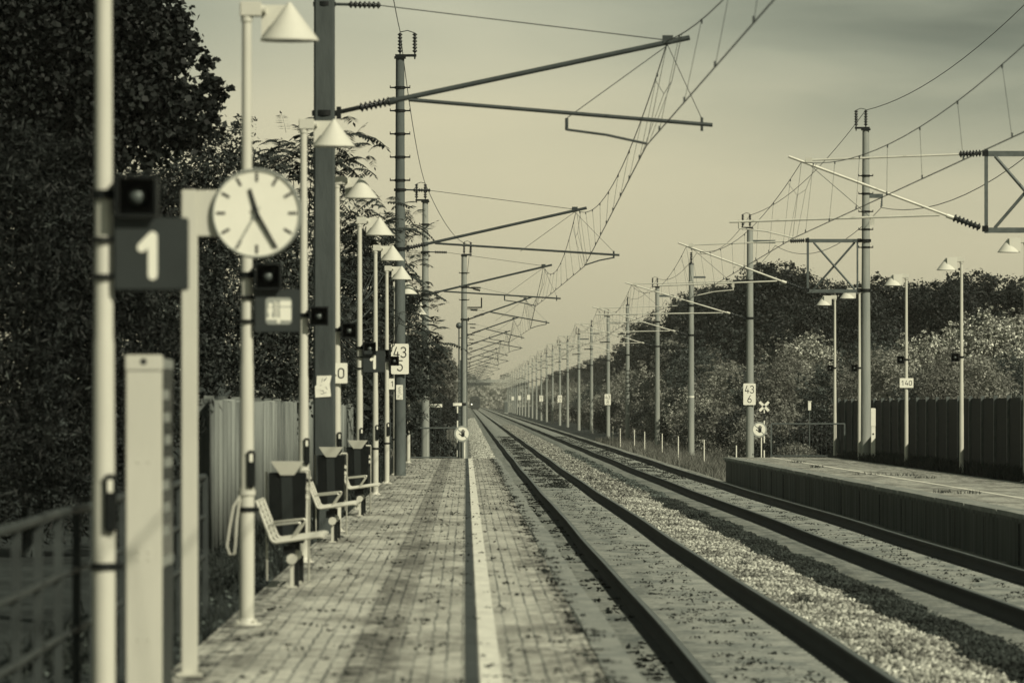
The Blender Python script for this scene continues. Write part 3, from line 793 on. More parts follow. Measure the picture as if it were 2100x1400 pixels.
def left_cantilever(t, mx, kind, tm):
    """everything in mast-local x; wires in world x through mx; kind 0/1 alternates the stagger"""
    X = lambda wx: wx-mx
    r = .13
    b = MB(); b.lathe((0, 0, 5.49), (0, 0, 1), [(0, .165), (.07, .165)], 16); b.box((.19, 0, 5.53), (.06, .09, .16)); b.tube((.15, 0, 5.53), (X(-1.40) if mx < -1 else .42, 0, 5.60), .03, n=8); b.build('pole_band', M['black_metal'], t)
    b = MB(); b.lathe((0, 0, 6.93), (0, 0, 1), [(0, .15), (.06, .15)], 16)
    b.build('pole_band', M['black_metal'], t)
    i0 = -1.40-mx if mx < -1 else .42; i1 = i0+.42
    z = lambda x_: 5.53+(x_-.15)*(6.52-5.53)/(X(2.95)-.15)
    ins(t, (i0, 0, z(i0)), (i1, 0, z(i1)), .065); ins(t, (.32, 0, 6.955), (.74, 0, 6.945), .05)
    if mx > -1: ins(t, (.30, 0, 5.95), (.60, 0, 5.93), .045)
    e = X(2.95)
    b = MB(); b.tube((i1-.05, 0, z(i1-.05)), (e, 0, z(e)), .035, n=10); b.lathe((i1-.06, 0, z(i1-.06)), (1, 0, .2), [(0, .05), (.12, .05)], 10); b.build('cantilever_tube', tm, t)
    r0 = X(-.75) if mx < -1 else i1+.35; r1 = X(3.25 if kind == 0 else 3.75)
    b = MB(); b.tube((r0, 0, z(r0)-.03), (r1, 0, 5.37), .027, n=10); b.build('registration_tube', tm, t)
    wx = X(2.38 if kind == 0 else 2.9); b = MB()
    dx = X(1.33) if kind == 0 else r1-.14
    b.tube((dx, 0, 5.46), (dx, 0, 5.30), .022, n=8); b.path([(dx, 0, 5.31), (dx+(wx-dx)*.5, 0, 5.24), (wx, 0, 5.125)], .017, 6)
    b.build('steady_arm', tm, t)
    b = MB(); b.box((X(2.66), 0, z(X(2.66))+.04), (.14, .08, .10)); b.build('messenger_clamp', tm, t)
    b = MB(); b.tube((r1-.14, 0, 5.47), (r1-.14, 0, 5.29), .018, n=8); b.build('end_drop', tm, t)
    b = MB(); b.tube((.14, 0, 6.96), (.34, 0, 6.955), .02, n=6); b.tube((.72, 0, 6.945), (X(2.62), 0, 6.49), .007, n=5)
    b.tube((X(1.33), 0, 5.46), (X(2.66), 0, 6.42), .006, n=5); b.tube((r1-.14, 0, 5.45), (X(2.66), 0, 6.42), .005, n=5); b.build('stay_wire', M['wire'], t)
def top_insulators(t, H, side, wide=.36):
    b = MB(); b.box((side*wide/2-.04*side, 0, H+.03), (wide+.16, .10, .06)); b.box((0, 0, H-.02), (.28, .28, .05)); b.build('cross_arm', M['black_metal'], t)
    for x in (0, side*wide): ins(t, (x, 0, H+.10), (x, 0, H+.58), .062, 6, 'top_insulator')
    b = MB(); b.tube((0, 0, H+.06), (0, 0, H+.12), .02, n=6); b.tube((side*wide, 0, H-.06), (side*wide, 0, H+.12), .02, n=6); b.path([(0, 0, H+.60), (side*wide*.5, 0, H+.64), (side*wide, 0, H+.58)], .012, 5); b.build('jumper', M['wire'], t)
def rungs(t, zs, w=.5):
    b = MB()
    for z in zs: b.box((0, 0, z), (w, .06, .035)); b.box((-w/2+.01, 0, z+.02), (.02, .06, .07)); b.box((w/2-.01, 0, z+.02), (.02, .06, .07)); b.lathe((0, 0, z-.03), (0, 0, 1), [(0, .135), (.06, .135)], 12)
    b.build('step_rung', M['black_metal'], t)
def catmast(name, label, x, y, zg, H, r0, r1, pm, square=False, group=None):
    t = thing(name, label, 'mast', (x, y, rise(y)), group=group)
    add_pole(t, H, r0, r1, pm, zg, square); return t
LM = []   # (y, contact x) of the supports over the near track
G1 = 'catenary masts beside the near track'
t = catmast('catenary_mast', 'thick dark square mast between the clock and the trees, cut by the frame top', -1.86, 75.5, 0, 11.5, .145, .13, M['dark_concrete'], True, G1)
left_cantilever(t, -1.86, 0, M['tube_dark'])
b = MB(); b.prism([(-.115, 1.785), (.09, 1.80), (.075, 1.97), (.10, 2.075), (-.095, 2.07), (-.10, 1.95), (-.12, 1.93)], -.158, -.150); st = b.build('torn_poster', M['line_white'], t)
b = MB()
rr = random.Random(3)
for i in range(9):
    x0 = -.08+rr.random()*.12; z0 = 1.83+rr.random()*.2; thick_line(b, [(x0, z0), (x0+rr.uniform(-.01, .04), z0+rr.uniform(-.05, .05))], .006, -.1592, -.1578)
b.build('scrawl', M['sign_dark'], st)
t = catmast('catenary_mast', 'dark mast with rungs carrying the white 43 5 board', -1.60, 139.8, 0, 10.2, .145, .105, M['mid_concrete'], False, G1)
left_cantilever(t, -1.60, 1, M['tube_dark']); rungs(t, [9.45-i*.565 for i in range(5)]); top_insulators(t, 10.2, 1)
b = MB(); b.prism(rrect(-.01, 2.03, .165, .36, .02), -.152, -.146); st = b.build('small_notice', M['line_white'], t)
b = MB()
for i in range(12): b.box((-.01+rr.uniform(-.04, .04), -.1528, 1.88+i*.025), (.05, .002, .012))
b.build('notice_print', M['sign_grey'], st)
km_board('43', '5', -1.60, 139.8-.20, 1.65+100*139.8/11760, 'white 43 5 board overlapped by a tiny loudspeaker', .43, .74)
t = catmast('catenary_mast', 'slimmer mast just beyond the 43 5 mast, its foot hidden by foliage', -1.38, 196, -.9, 8.7, .15, .10, M['pale_concrete'], False, G1)
left_cantilever(t, -1.38, 0, M['tube_dark']); rungs(t, [7.9], .42); top_insulators(t, 8.7, -1, .30)
t = catmast('catenary_mast', 'pale mast at the end of the brick platform with many brackets and cables', -.07, 257, -1.1, 8.4, .17, .12, M['pale_concrete'], False, G1)
left_cantilever(t, -.07, 1, M['tube_dark']); rungs(t, [7.6, 7.0, 6.4, 4.7], .46); top_insulators(t, 8.4, 1, .30)
b = MB(); b.tube((-.23, -.05, -1), (-.23, -.05, 5.2), .03, n=8); b.sphere((-.23, -.05, 5.25), .14); b.tube((.12, -.1, -1), (.13, -.1, 5.5), .025, n=6); b.tube((-.08, -.14, -1), (-.06, -.14, 5.6), .02, n=6)
b.build('tension_rod', M['galv'], t)
b = MB(); b.box((.47, 0, 5.76+.3), (.66, .06, .06)); b.tube((.78, 0, 6.06), (.78, 0, 6.5), .03, n=8); b.tube((.1, 0, 6.95), (.5, 0, 6.9), .02, n=6); insulator_string(b, (.4, 0, 6.9), (.72, 0, 6.82), .06); b.build('side_arm', M['black_metal'], t)
b = MB(); b.box((-.11, -.06, 1.9), (.16, .03, 3.6)); 
for i in range(14): b.box((-.19, -.1, .8+i*.16), (.14, .02, .03))
b.build('cable_ladder', M['galv'], t)
lys = [318+61*i for i in range(24)]
FAR = ['first', 'second', 'third', 'fourth', 'fifth', 'sixth']
lproto = None
for i, y in enumerate(lys):
    lab = '%s mast in line behind the pale platform end mast, cantilever showing over the near track' % FAR[i] if i < 6 else 'hazy far mast in the line hidden behind the pale platform end mast'
    g = G1 if i < 6 else 'hazy far masts over the near track'
    if i < 2:
        t = catmast('catenary_mast', lab, -.07, y, -1.1, 8.3, .14, .10, M['pale_concrete'], False, g); left_cantilever(t, -.07, i % 2, M['tube_dark'])
        if i == 0: lp0 = t
        else: lp1 = t
    else:
        dup(lp0 if i % 2 == 0 else lp1, (-.07, y, rise(y)), lab, group=g)
LSUP = [(14, 1), (75.5, 0), (139.8, 1), (196, 0), (257, 1)]+[(y, i % 2) for i, y in enumerate(lys)]

def right_cantilever(t, mx, kind, tm, frame):
    X = lambda wx: wx-mx
    if frame:
        f0, f1 = X(10.62), -.16
        b = MB(); b.box((f0, 0, 6.07), (.07, .07, 1.72)); b.box(((f0+f1)/2, 0, 5.27), (f1-f0, .065, .11)); b.box(((f0+f1)/2, 0, 6.83), (f1-f0, .065, .11)); b.box((f1-.1, 0, 6.05), (.055, .05, 1.46))
        b.tube((f0+.18, 0, 6.78), (f1-.18, 0, 5.32), .035, n=6); b.tube((f0+.18, .05, 5.32), (f1-.18, .05, 6.78), .035, n=6); b.build('lattice_bracket', M['galv'], t)
        a0 = f0
    else:
        a0 = -.16
    for z in (5.30, 6.84):
        b = MB(); b.lathe((0, 0, z-.05), (0, 0, 1), [(0, .165), (.09, .165)], 16); b.box((-.20, 0, z), (.12, .09, .12)); b.build('pole_band', M['black_metal'], t)
        if frame: b = MB(); b.box((a0-.02, 0, z), (.12, .09, .12)); b.build('tube_hinge', M['black_metal'], t)
    tip = X(6.74)
    zd = lambda x_: 5.30+(a0-.06-x_)/(a0-.06-tip)*(6.72-5.30)
    ins(t, (a0-.12, 0, zd(a0-.12)), (a0-.68, 0, zd(a0-.68)), .085, 7); ins(t, (a0-.10, 0, 6.84), (a0-.55, 0, 6.82), .075, 7)
    b = MB(); b.tube((a0-.66, 0, zd(a0-.66)), (tip-.15, 0, zd(tip-.15)), .030, n=10); b.lathe((a0-.62, 0, zd(a0-.62)), (-1, 0, .35), [(0, .05), (.2, .05)], 10); b.build('cantilever_tube', tm, t)
    b = MB(); b.tube((a0-.52, 0, 6.82), (X(7.0), 0, 6.70), .022, n=8); b.box((X(7.0), 0, 6.70), (.14, .08, .10)); b.build('top_tube', tm, t)
    r1 = a0-.95; r0 = X(5.38) if kind == 0 else X(6.0)
    b = MB(); b.tube((r1, 0, zd(r1)-.05), (r0, 0, 5.44), .026, n=10); b.box((X(8.3), 0, 5.44), (.08, .06, .12)); b.build('registration_tube', tm, t)
    wx = X(6.67) if kind == 0 else X(7.1); b = MB(); dx = r0+.2 if kind == 0 else X(8.3)
    b.tube((dx, 0, 5.48), (dx, 0, 5.30), .022, n=8); b.path([(dx, 0, 5.31), ((dx+wx)/2, 0, 5.25), (wx, 0, 5.12)], .016, 6); b.build('steady_arm', tm, t)
    b = MB(); b.tube((X(8.3), 0, 5.5), (X(6.95), 0, 6.66), .006, n=5); b.build('stay_wire', M['wire'], t)
G2 = 'catenary masts beside the far track'
rys = [117, 178, 237, 298, 359, 425, 483, 547, 608, 675, 731, 792, 850, 911, 972, 1033, 1094, 1155, 1216, 1277, 1338, 1400, 1460, 1522, 1584, 1646]
RLAB = ['mast beyond the frame edge whose lattice bracket juts into the picture', 'big pale concrete mast on the far platform with a lattice bracket and rungs',
 'pale concrete mast at the far platform end carrying the 43 6 board', 'pale mast just past the far platform end, a white band at mid height', 'pale mast in front of the white leaved shrubs, between two plain masts',
 'pale mast with dark ring marks, next before the 43 8 board', 'pale mast carrying the 43 8 board', 'first mast beyond the 43 8 board', 'second mast beyond the 43 8 board', 'third mast beyond the 43 8 board',
 'slim mast carrying the 44 0 board', 'first slim mast beyond the 44 0 board', 'second slim mast beyond the 44 0 board', 'slim distant mast carrying the 44 2 board']
t = catmast('catenary_mast', RLAB[0], 12.4, 117, 0, 10.3, .165, .11, M['pale_concrete'], False, G2); right_cantilever(t, 12.4, 0, M['tube_light'], True); top_insulators(t, 10.3, -1)
b = MB(); b.box((.36, 0, 8.25), (.6, .06, .12)); b.build('side_arm', M['galv'], t)
t = catmast('catenary_mast', RLAB[1], 12.42, 178, 0, 10.3, .165, .105, M['pale_concrete'], False, G2); right_cantilever(t, 12.42, 1, M['tube_light'], True); top_insulators(t, 10.3, -1, .30); rungs(t, [9.4-i*.555 for i in range(6)], .46)
b = MB(); b.box((.22, -.02, 8.22), (.62, .06, .13)); b.tube((.5, -.02, 8.2), (.5, -.02, 7.9), .02, n=6); insulator_string(b, (.5, -.02, 8.15), (.47, -.02, 7.86), .03, 4); b.build('side_arm', M['galv'], t)
rp = []
for i, y in enumerate(rys[2:]):
    j = i+2; x = 11.75 if j == 2 else (11.72 if j == 3 else 12.0)
    lab = RLAB[j] if j < len(RLAB) else 'tiny hazy mast in the far row beyond the 44 2 board'
    g = G2 if j < len(RLAB) else 'hazy far masts beside the far track'
    if i < 2:
        t = catmast('catenary_mast', lab, x, y, -1.25, 9.0, .17, .125, M['pale_concrete'], False, g); right_cantilever(t, x, i % 2, M['tube_light'], False)
        if i == 0:
            top_insulators(t, 9.0, -1, .30); b = MB(); b.box((.55, 0, 8.45), (1.0, .05, .14)); b.build('side_arm', M['galv'], t)
        else:
            b = MB(); insulator_string(b, (0, 0, 9.05), (0, 0, 9.6), .07, 6); b.lathe((0, 0, 8.95), (0, 0, 1), [(0, .13), (.06, .13), (.12, .03)], 12); b.build('top_insulator', M['insulator'], t)
            b = MB(); b.lathe((0, 0, 2.05), (0, 0, 1), [(0, .163), (.09, .163)], 20); b.build('white_band', M['line_white'], t)
            b = MB(); b.box((.4, 0, 8.3), (.7, .05, .10)); b.build('side_arm', M['galv'], t)
        rp.append(t)
    else:
        o = dup(rp[i % 2], (x, y, rise(y)), lab, group=g)
        for ch in list(o.children):
            if ch.name.startswith('white_band'): bpy.data.objects.remove(ch)
    if j == 5:
        b = MB()
        for q in range(6): b.lathe((0, 0, 2.6+q*.3), (0, 0, 1), [(0, .170), (.05, .170)], 16)
        b.build('cable_band', M['black_metal'], o)
RSUP = [(56, 1)]+[(y, i % 2) for i, y in enumerate(rys)]
km_board('43', '6', 11.72, 237-.21, 1.65+28*237/11760, 'crisp white 43 6 board on the far platform end mast', .51, .89)
km_board('43', '8', 12.0-.04, 483-.21, rise(483)+1.65-.3+16*483/11760, 'white 43 8 board on a mast beyond the far platform', .52, .92)
km_board('44', '0', 12.0, 731-.21, rise(731)+1.3+14*731/11760, 'small white 44 0 board down the row of masts', .56, .9)
km_board('44', '2', 12.0, 911-.21, rise(911)+1.2+14*911/11760, 'tiny white 44 2 board down the row of masts', .6, .95)
for (y, la) in ((1094, 'tiny white kilometre board first beyond the 44 2 board'), (1277, 'tiny white kilometre board second beyond the 44 2 board'), (1460, 'tiniest white kilometre board in the far mast row')):
    t = thing('distance_board', la, 'distance board', (12.0, y-.21, rise(y)), group='white kilometre boards'); b = MB(); b.prism(rrect(0, 2.6, .6, .95, .04), -.01, .01); b.build('board', M['sign_white'], t)

# ------------------------------------------------------------------ overhead wires
def overhead(label, sup, xc, xm, zc, zm, ystop):
    t = thing('overhead_line', label, 'overhead wire', (0, 0, 0))
    pc, pm = [], []; drops = []
    for (a, ka), (b_, kb) in zip(sup[:-1], sup[1:]):
        n = 20; L = b_-a
        for i in range(n):
            q = i/n; y = a+L*q; x = xc[ka]+(xc[kb]-xc[ka])*q; xmm = xm[ka]+(xm[kb]-xm[ka])*q
            pc.append((x, y, zc+rise(y))); pm.append((xmm, y, zm+rise(y)-4*q*(1-q)*.78))
        nd = 9
        for i in range(nd):
            q = (i+.6)/(nd+.2); y = a+L*q; x = xc[ka]+(xc[kb]-xc[ka])*q; xmm = xm[ka]+(xm[kb]-xm[ka])*q
            drops.append(((x, y, zc+rise(y)), (xmm, y, zm+rise(y)-4*q*(1-q)*.78)))
    b = MB(); b.path(pc, .0085, 6); b.build('contact_wire', M['wire'], t)
    b = MB(); b.path(pm, .0075, 6); b.build('messenger_wire', M['wire'], t)
    for k_, (p, q) in enumerate(drops[:78]):
        b = MB(); b.tube(p, q, .0032, n=5); b.box((p[0], p[1], p[2]+.03), (.022, .03, .06)); b.box((q[0], q[1], q[2]-.02), (.022, .03, .05)); b.build('dropper', M['wire'], t)
    # Y-shaped stitch wire at each near support
    b = MB()
    for (y, k_) in sup[1:9]:
        x = xm[k_]; b.path([(x, y-5, zm+rise(y)-.23), (x, y-1.5, zm+rise(y)-.62), (x, y+1.5, zm+rise(y)-.62), (x, y+5, zm+rise(y)-.23)], .004, 5)
        for s in (-1.5, 1.5): b.tube((xc[k_], y+s, zc+rise(y)), (x, y+s, zm+rise(y)-.62), .0032, n=5)
        b.tube((xc[k_], y, zc+rise(y)), (x, y, zm+rise(y)), .004, n=5)
    b.build('stitch_wire', M['wire'], t)
overhead('contact wire, messenger and droppers strung over the near track', LSUP, {0: 2.38, 1: 2.9}, {0: 2.66, 1: 2.7}, 5.1, 6.48, 900)
overhead('contact wire, messenger and droppers strung over the far track', RSUP, {0: 6.67, 1: 7.1}, {0: 6.85, 1: 6.85}, 5.1, 6.66, 900)
def feeder(label, pts, sag):
    b = MB(); P = []
    for a, c in zip(pts[:-1], pts[1:]):
        a = Vector(a); c = Vector(c)
        for i in range(14):
            q = i/14; p = a.lerp(c, q); p.z -= 4*q*(1-q)*sag; P.append(p)
    P.append(Vector(pts[-1])); b.path(P, .011, 6); tag(b.build('feeder_wire', M['wire']), label, 'cable')
feeder('feeder cable along the near mast tops by the trees', [(-1.5, 75.5, 11.3), (-1.60, 139.8, 10.82), (-1.38, 196, 9.3), (.2, 257, 8.95)]+[(-.07, y, 8.6+rise(y)) for y in lys[:8]], .5)
feeder('feeder cable along the far mast tops, rising to the frame corner', [(12.3, 60, 10.9), (12.4, 117, 10.9), (12.42, 178, 10.88), (11.75, 237, 9.6)]+[(12, y, 9.55+rise(y)) for y in rys[3:12]], .55)
feeder('lower return cable sagging from the big far platform mast', [(12.8, 60, 8.3), (12.8, 117, 8.0), (12.9, 178, 7.86), (12.8, 237, 8.35), (12.4, 298, 8.2)]+[(12.5, y, 8.2+rise(y)) for y in rys[4:12]], .8)

# ------------------------------------------------------------------ platform-end railings, round hand signs, striped posts
def end_railing(label, x0, x1, y, zt, zb):
    t = thing('end_railing', label, 'railing', (0, y, 0))
    for z, r in ((zt, .026), (zb, .02)):
        b = MB(); b.tube((x0, 0, z), (x1, 0, z), r, n=8); b.build('rail', M['galv'], t)
    n = int((x1-x0)/.145)
    b = MB()
    for i in range(n+1): b.tube((x0+(x1-x0)*i/n, 0, zb), (x0+(x1-x0)*i/n, 0, zt), .007, n=5)
    b.build('bars', M['railing'], t)
    for x in (x0, x1): b = MB(); b.box((x, 0, (zt-.2)/2), (.05, .04, zt+.2)); b.build('post', M['galv'], t)
end_railing('low barred railing across the brick platform end', -1.9, -.24, 187.9, .99, .03)
end_railing('low barred railing across the far platform end', 10.12, 12.55, 189.9, 1.12, .06)
def hand_sign(label, x, y, z, R):
    t = thing('no_entry_sign', label, 'prohibition sign', (x, y, 0), group='round hand signs')
    b = MB(); b.disc((0, z), R, -.012, .004, 48); b.build('disc', M['sign_grey'], t)
    b = MB(); b.disc((0, z), R*.80, -.017, -.0125, 48); fc = b.build('face', M['sign_white'], t)
    b = MB(); a = R*.80/math.sqrt(2)*.98
    thick_line(b, [(-a, z+a), (a, z-a)], R*.11, -.0205, -.0172); b.build('slash', M['sign_grey'], fc)
    b = MB(); q = R*.52
    pal = [(-.30, -.55), (-.12, -.72), (.28, -.72), (.46, -.45), (.50, -.05), (.34, .10), (-.02, .12), (-.26, .02)]
    b.prism([(p[0]*q+.04*R, z+p[1]*q) for p in pal], -.0265, -.0207)
    for (x0, z0, x1, z1, w) in ((-.16, 0, -.34, .72, .15), (.02, .05, -.03, .95, .155), (.20, .05, .24, .95, .155), (.38, 0, .52, .74, .14), (-.12, -.45, -.80, -.02, .17)):
        thick_line(b, [(x0*q+.04*R, z+z0*q), (x1*q+.04*R, z+z1*q)], w*q, -.0262, -.0208)
    b.build('hand', M['ink'], fc)
    b = MB(); b.tube((0.07, .04, -.1), (0.07, .04, z+R*.6), .022, n=8); b.build('post', M['line_white'], t)
hand_sign('round hand sign before the pale mast at the brick platform end', (948-955)*187.6/11760, 187.6, 1.65-53*187.6/11760, .265)
hand_sign('round hand sign on the far platform end beside the 43 6 mast', (1557-955)*189.6/11760, 189.6, 1.65-44.5*189.6/11760, .255)
def striped_post(name, label, x, y, zb, zt, n, cat):
    t = thing(name, label, cat, (x, y, 0))
    for i in range(n):
        z0 = zb+(zt-zb)*i/n; z1 = zb+(zt-zb)*(i+1)/n
        b = MB(); b.tube((0, 0, z0), (0, 0, z1), .026, n=10); b.build('post_band', M['ink'] if i % 2 else M['line_white'], t)
    return t
t = striped_post('striped_marker', 'black and white banded post with a crossbar at the brick platform end', (938-955)*188.3/11760, 188.3, .02, 1.72, 7, 'marker post')
b = MB(); b.box((0, -.035, 1.765), (.57, .02, .10)); br_ = b.build('crossbar', M['ink'], t)
b = MB(); b.box((0, -.047, 1.765), (.29, .006, .092)); b.build('bar_panel', M['line_white'], br_)
t = striped_post('striped_marker', 'banded post with a white saltire cross beside the 43 6 mast', (1567-955)*190.3/11760, 190.3, .0, 1.72, 7, 'marker post')
b = MB()
for a in (.78, -.78):
    for s in (-1, 1): b.box((s*.115*math.cos(a), -.04, 1.70+s*.115*math.sin(a)), (.20, .018, .085), Matrix.Rotation(-a, 3, 'Y'))
b.build('saltire', M['sign_white'], t)
b = MB(); b.box((0, -.05, 1.70), (.06, .02, .06)); b.build('reflector', M['ink'], t)
# perforated little post beside the big mast
t = thing('perforated_post', 'short white post with round holes beside the big concrete mast', 'post', (12.47, 175.5, 0))
b = MB(); b.bbox((0, 0, .82), (.135, .10, 1.64), .01); b.build('post_body', M['line_white'], t)
b = MB()
for z in (1.52, 1.12, .85, .21): b.lathe((0, -.051, z), (0, -1, 0), [(0, .030), (.005, .028)], 14)
b.build('bolt_hole', M['ink'], t)
b = MB(); b.bbox((0, -.004, 1.36), (.145, .11, .55), .006); b.build('sleeve', M['sign_white'], t)
# thin post with a small white box
y = 226; t = thing('marker_box', 'small white box on a thin post beyond the far railing', 'marker', ((1660-955)*y/11760, y, 0))
b = MB(); b.tube((0, 0, -1.2), (0, 0, 1.6), .022, n=8); b.build('post', M['galv'], t)
b = MB(); b.bbox((0, 0, 1.72), (.12, .10, .34), .01); b.bbox((.01, 0, 1.90), (.15, .12, .03), .005); b.build('box', M['line_white'], t)
# white signboard on the bank left of the line
y = 262; t = thing('line_side_board', 'small white horizontal board on posts on the grassy bank', 'sign', ((893-955)*y/11760, y, 0))
b = MB(); b.box((0, 0, 1.75), (.62, .02, .15)); b.build('board', M['sign_white'], t)
b = MB(); b.tube((.24, .03, -.4), (.24, .03, 1.8), .018, n=8); b.tube((-.26, .03, -.4), (-.26, .03, 1.8), .018, n=8); b.build('post', M['railing'], t)
# white stakes in the verge
ST = [(1257, 402), (1272, 372), (1301, 354), (1322, 332), (1358, 312), (1391, 288), (1444, 262), (1510, 228)]
b = MB(); b.tube((0, 0, -.15), (0, 0, 1.12), .028, .026, n=8); b.lathe((0, 0, 1.10), (0, 0, 1), [(0, .03), (.03, .012)], 8)
s0 = b.build('marker_stake', M['line_white'])
SLAB = ['white stake in front of the 43 8 mast', 'white stake just past the 43 8 mast', 'white stake before the mast with dark rings', 'white stake between the ringed mast and the white leaved shrubs', 'white stake beside the foot of the mast before the white leaved shrubs', 'white stake left of the mast with a white band', 'white stake right of the mast with a white band', 'white stake half hidden by the far platform corner']
for i, (px, y) in enumerate(ST):
    o = s0 if i == 0 else s0.copy()
    if i: C.objects.link(o)
    o.location = ((px-955)*y/11760, y, -1.02+rise(y)); tag(o, SLAB[i], 'stake', 'white stakes in the verge')

# ------------------------------------------------------------------ far end: cabinet, bridge, train
t = thing('relay_cabinet', 'tall pale equipment cabinet far down beside the far track', 'cabinet', (10.0, 1410, rise(1410)-1.2))
b = MB(); b.bbox((0, 0, 1.6), (1.0, .8, 3.2), .05); b.bbox((0, 0, 3.25), (1.15, .95, .12), .03); b.build('cabinet_body', M['pale_concrete'], t)
b = MB(); b.box((-.05, -.405, 1.6), (.8, .02, 2.6)); b.build('door', M['galv'], t)
YB = 1950; t = thing('overbridge', 'hazy flat road bridge crossing the line far away', 'bridge', (4, YB, rise(YB)))
b = MB(); b.box((0, 0, 7.7), (34, 6, .95)); b.build('deck', M['sign_dark'], t)
b = MB()
for s in (-3, 3): b.box((0, s, 8.7), (34, .12, .9))
b.build('parapet', M['pale_concrete'], t)
for x in (-10.5, 12.5): b = MB(); b.box((x, 0, 3), (1.4, 6, 9.3)); b.build('pier', M['mid_concrete'], t)
YT = 1700; t = thing('train', 'dim approaching train front with a single headlight, far down the near track', 'train', (2.75, YT, rise(YT)-.565))
b = MB(); P = [(-1.45, .45), (1.45, .45), (1.5, 1.2), (1.48, 3.1), (1.1, 3.75), (.5, 3.95), (-.5, 3.95), (-1.1, 3.75), (-1.48, 3.1), (-1.5, 1.2)]; b.prism(P, 0, 60); b.build('body', M['train_front'], t)
b = MB(); b.prism(rrect(0, 2.7, 2.3, .9, .15), -.05, .02); b.build('windscreen', M['glass_dark'], t)
m, tt, n, bb = new_mat('headlight_on'); bb.inputs['Emission Color'].default_value = (1, .95, .7, 1); bb.inputs['Emission Strength'].default_value = 3
for x in (-.95, .95):
    b = MB(); b.lathe((x, -.02, 1.5), (0, -1, 0), [(0, .16), (.06, .14)], 14); b.build('headlight', m if x < 0 else M['glass_dark'], t)
b = MB(); b.box((0, .1, .25), (2.4, .1, .4)); 
for x in (-.75, .75): b.box((x, 1.6, .2), (.12, .9, .4))
b.build('buffer_beam', M['black_metal'], t)

# ------------------------------------------------------------------ vegetation
def leaves_at(rng, P, size, asp, up=.35, out=None, var=.45):
    """one four-cornered folded leaf per point; returns verts, faces"""
    n = len(P)
    N = rng.normal(size=(n, 3)); N[:, 2] = np.abs(N[:, 2])*.7+up
    if out is not None: N += out*.55
    N /= np.linalg.norm(N, axis=1)[:, None]
    T = rng.normal(size=(n, 3)); T[:, 2] -= .25; T -= N*np.sum(T*N, 1)[:, None]; T /= np.linalg.norm(T, axis=1)[:, None]
    B = np.cross(N, T); s = size*rng.uniform(1-var, 1+var, n)[:, None]
    a = P-T*s*.5; c = P+T*s*.5; m = P-T*s*.06-N*s*.07
    V = np.stack([a, m+B*s*asp*.5, c, m-B*s*asp*.5], 1).reshape(-1, 3)
    F = np.arange(4*n).reshape(n, 4)
    return V, F
def crown_points(rng, blobs, n, per=26, spread=.20, shell=.55):
    """leaf positions gathered in sprays spread through the outer part of every blob"""
    w = np.array([b[3]*b[4]*b[5] for b in blobs])**.67; w /= w.sum()
    nc = max(1, n//per); bi = rng.choice(len(blobs), nc, p=w); Bm = np.array(blobs)
    d = rng.normal(size=(nc, 3)); d /= np.linalg.norm(d, axis=1)[:, None]
    r = shell+(1.06-shell)*rng.random(nc)**.6
    c = Bm[bi, :3]+d*Bm[bi, 3:6]*r[:, None]
    sp = spread*np.cbrt(Bm[bi, 3]*Bm[bi, 4]*Bm[bi, 5])
    ct = rng.uniform(.6, 1.35, nc)
    idx = np.repeat(np.arange(nc), per); k = len(idx)
    P = c[idx]+rng.normal(size=(k, 3))*sp[idx, None]*np.array([1, 1, .7])
    return P, d[idx], ct[idx]*rng.uniform(.7, 1.3, k)
def crown(name, parent, blobs, n, size, asp, m, seed, per=26, spread=.2, shell=.55, bright=0.0, bv=5.0, up=.35):
    rng = np.random.default_rng(seed)
    P, out, tn = crown_points(rng, blobs, n, per, spread, shell)
    V, F = leaves_at(rng, P, size, asp, up, out)
    if bright: tn = np.where(rng.random(len(tn)) < bright*np.repeat(rng.uniform(.2, 1.8, len(tn)//per), per), bv*rng.uniform(.6, 1.2, len(tn)), tn)
    return np_mesh(name, V, F, m, tn, parent)
def trunk(parent, blobs, h, r, seed, lean=0):
    rng = random.Random(seed); b = MB()
    b.path([(0, 0, -.4), (lean*.1, .0, h*.3), (lean*.3+.05, .03, h*.6), (lean*.6, 0, h*.85)], [r, r*.8, r*.55, r*.25], 10)
    for q in blobs[:9]:
        z0 = h*rng.uniform(.25, .6); b.path([(lean*.2, 0, z0), (q[0]*.5, q[1]*.5, (z0+q[2])*.52), (q[0]*.95, q[1]*.95, q[2]+.1)], [r*.45, r*.28, r*.08], 6)
    return b.build('trunk', M['bark'], parent)
def rand_blobs(seed, n, R, z0, z1, r, flat=.85):
    rng = random.Random(seed); B = []
    for i in range(n):
        q = (i+.5)/n; z = z0+(z1-z0)*q; e = math.sin(PI*(.15+.75*q))
        a = rng.uniform(0, 2*PI); d = R*e*rng.uniform(.2, 1.0); k = r*rng.uniform(.7, 1.3)*(.65+.5*e)
        B.append((d*math.cos(a), d*math.sin(a), z, k, k, k*flat))
    return B
def shoots(B, seed, n, zt, R_, h):
    rng = random.Random(seed)
    for i in range(n):
        a = rng.uniform(0, 2*PI); d = R_*rng.random()**.6; z = zt*(1-.42*(d/R_)**2)+rng.uniform(-.35, .25)
        B.append((d*math.cos(a), d*math.sin(a), z, .16*rng.uniform(.7, 1.5), .16, h*rng.uniform(.6, 1.3)))
    return B
def make_tree(name, label, cat, blobs, n, size, asp, lm, h, r, seed, group, **kw):
    t = thing(name, label, cat, group=group)
    crown('crown', t, blobs, n, size, asp, lm, seed, **kw); trunk(t, blobs, h, r, seed)
    return t

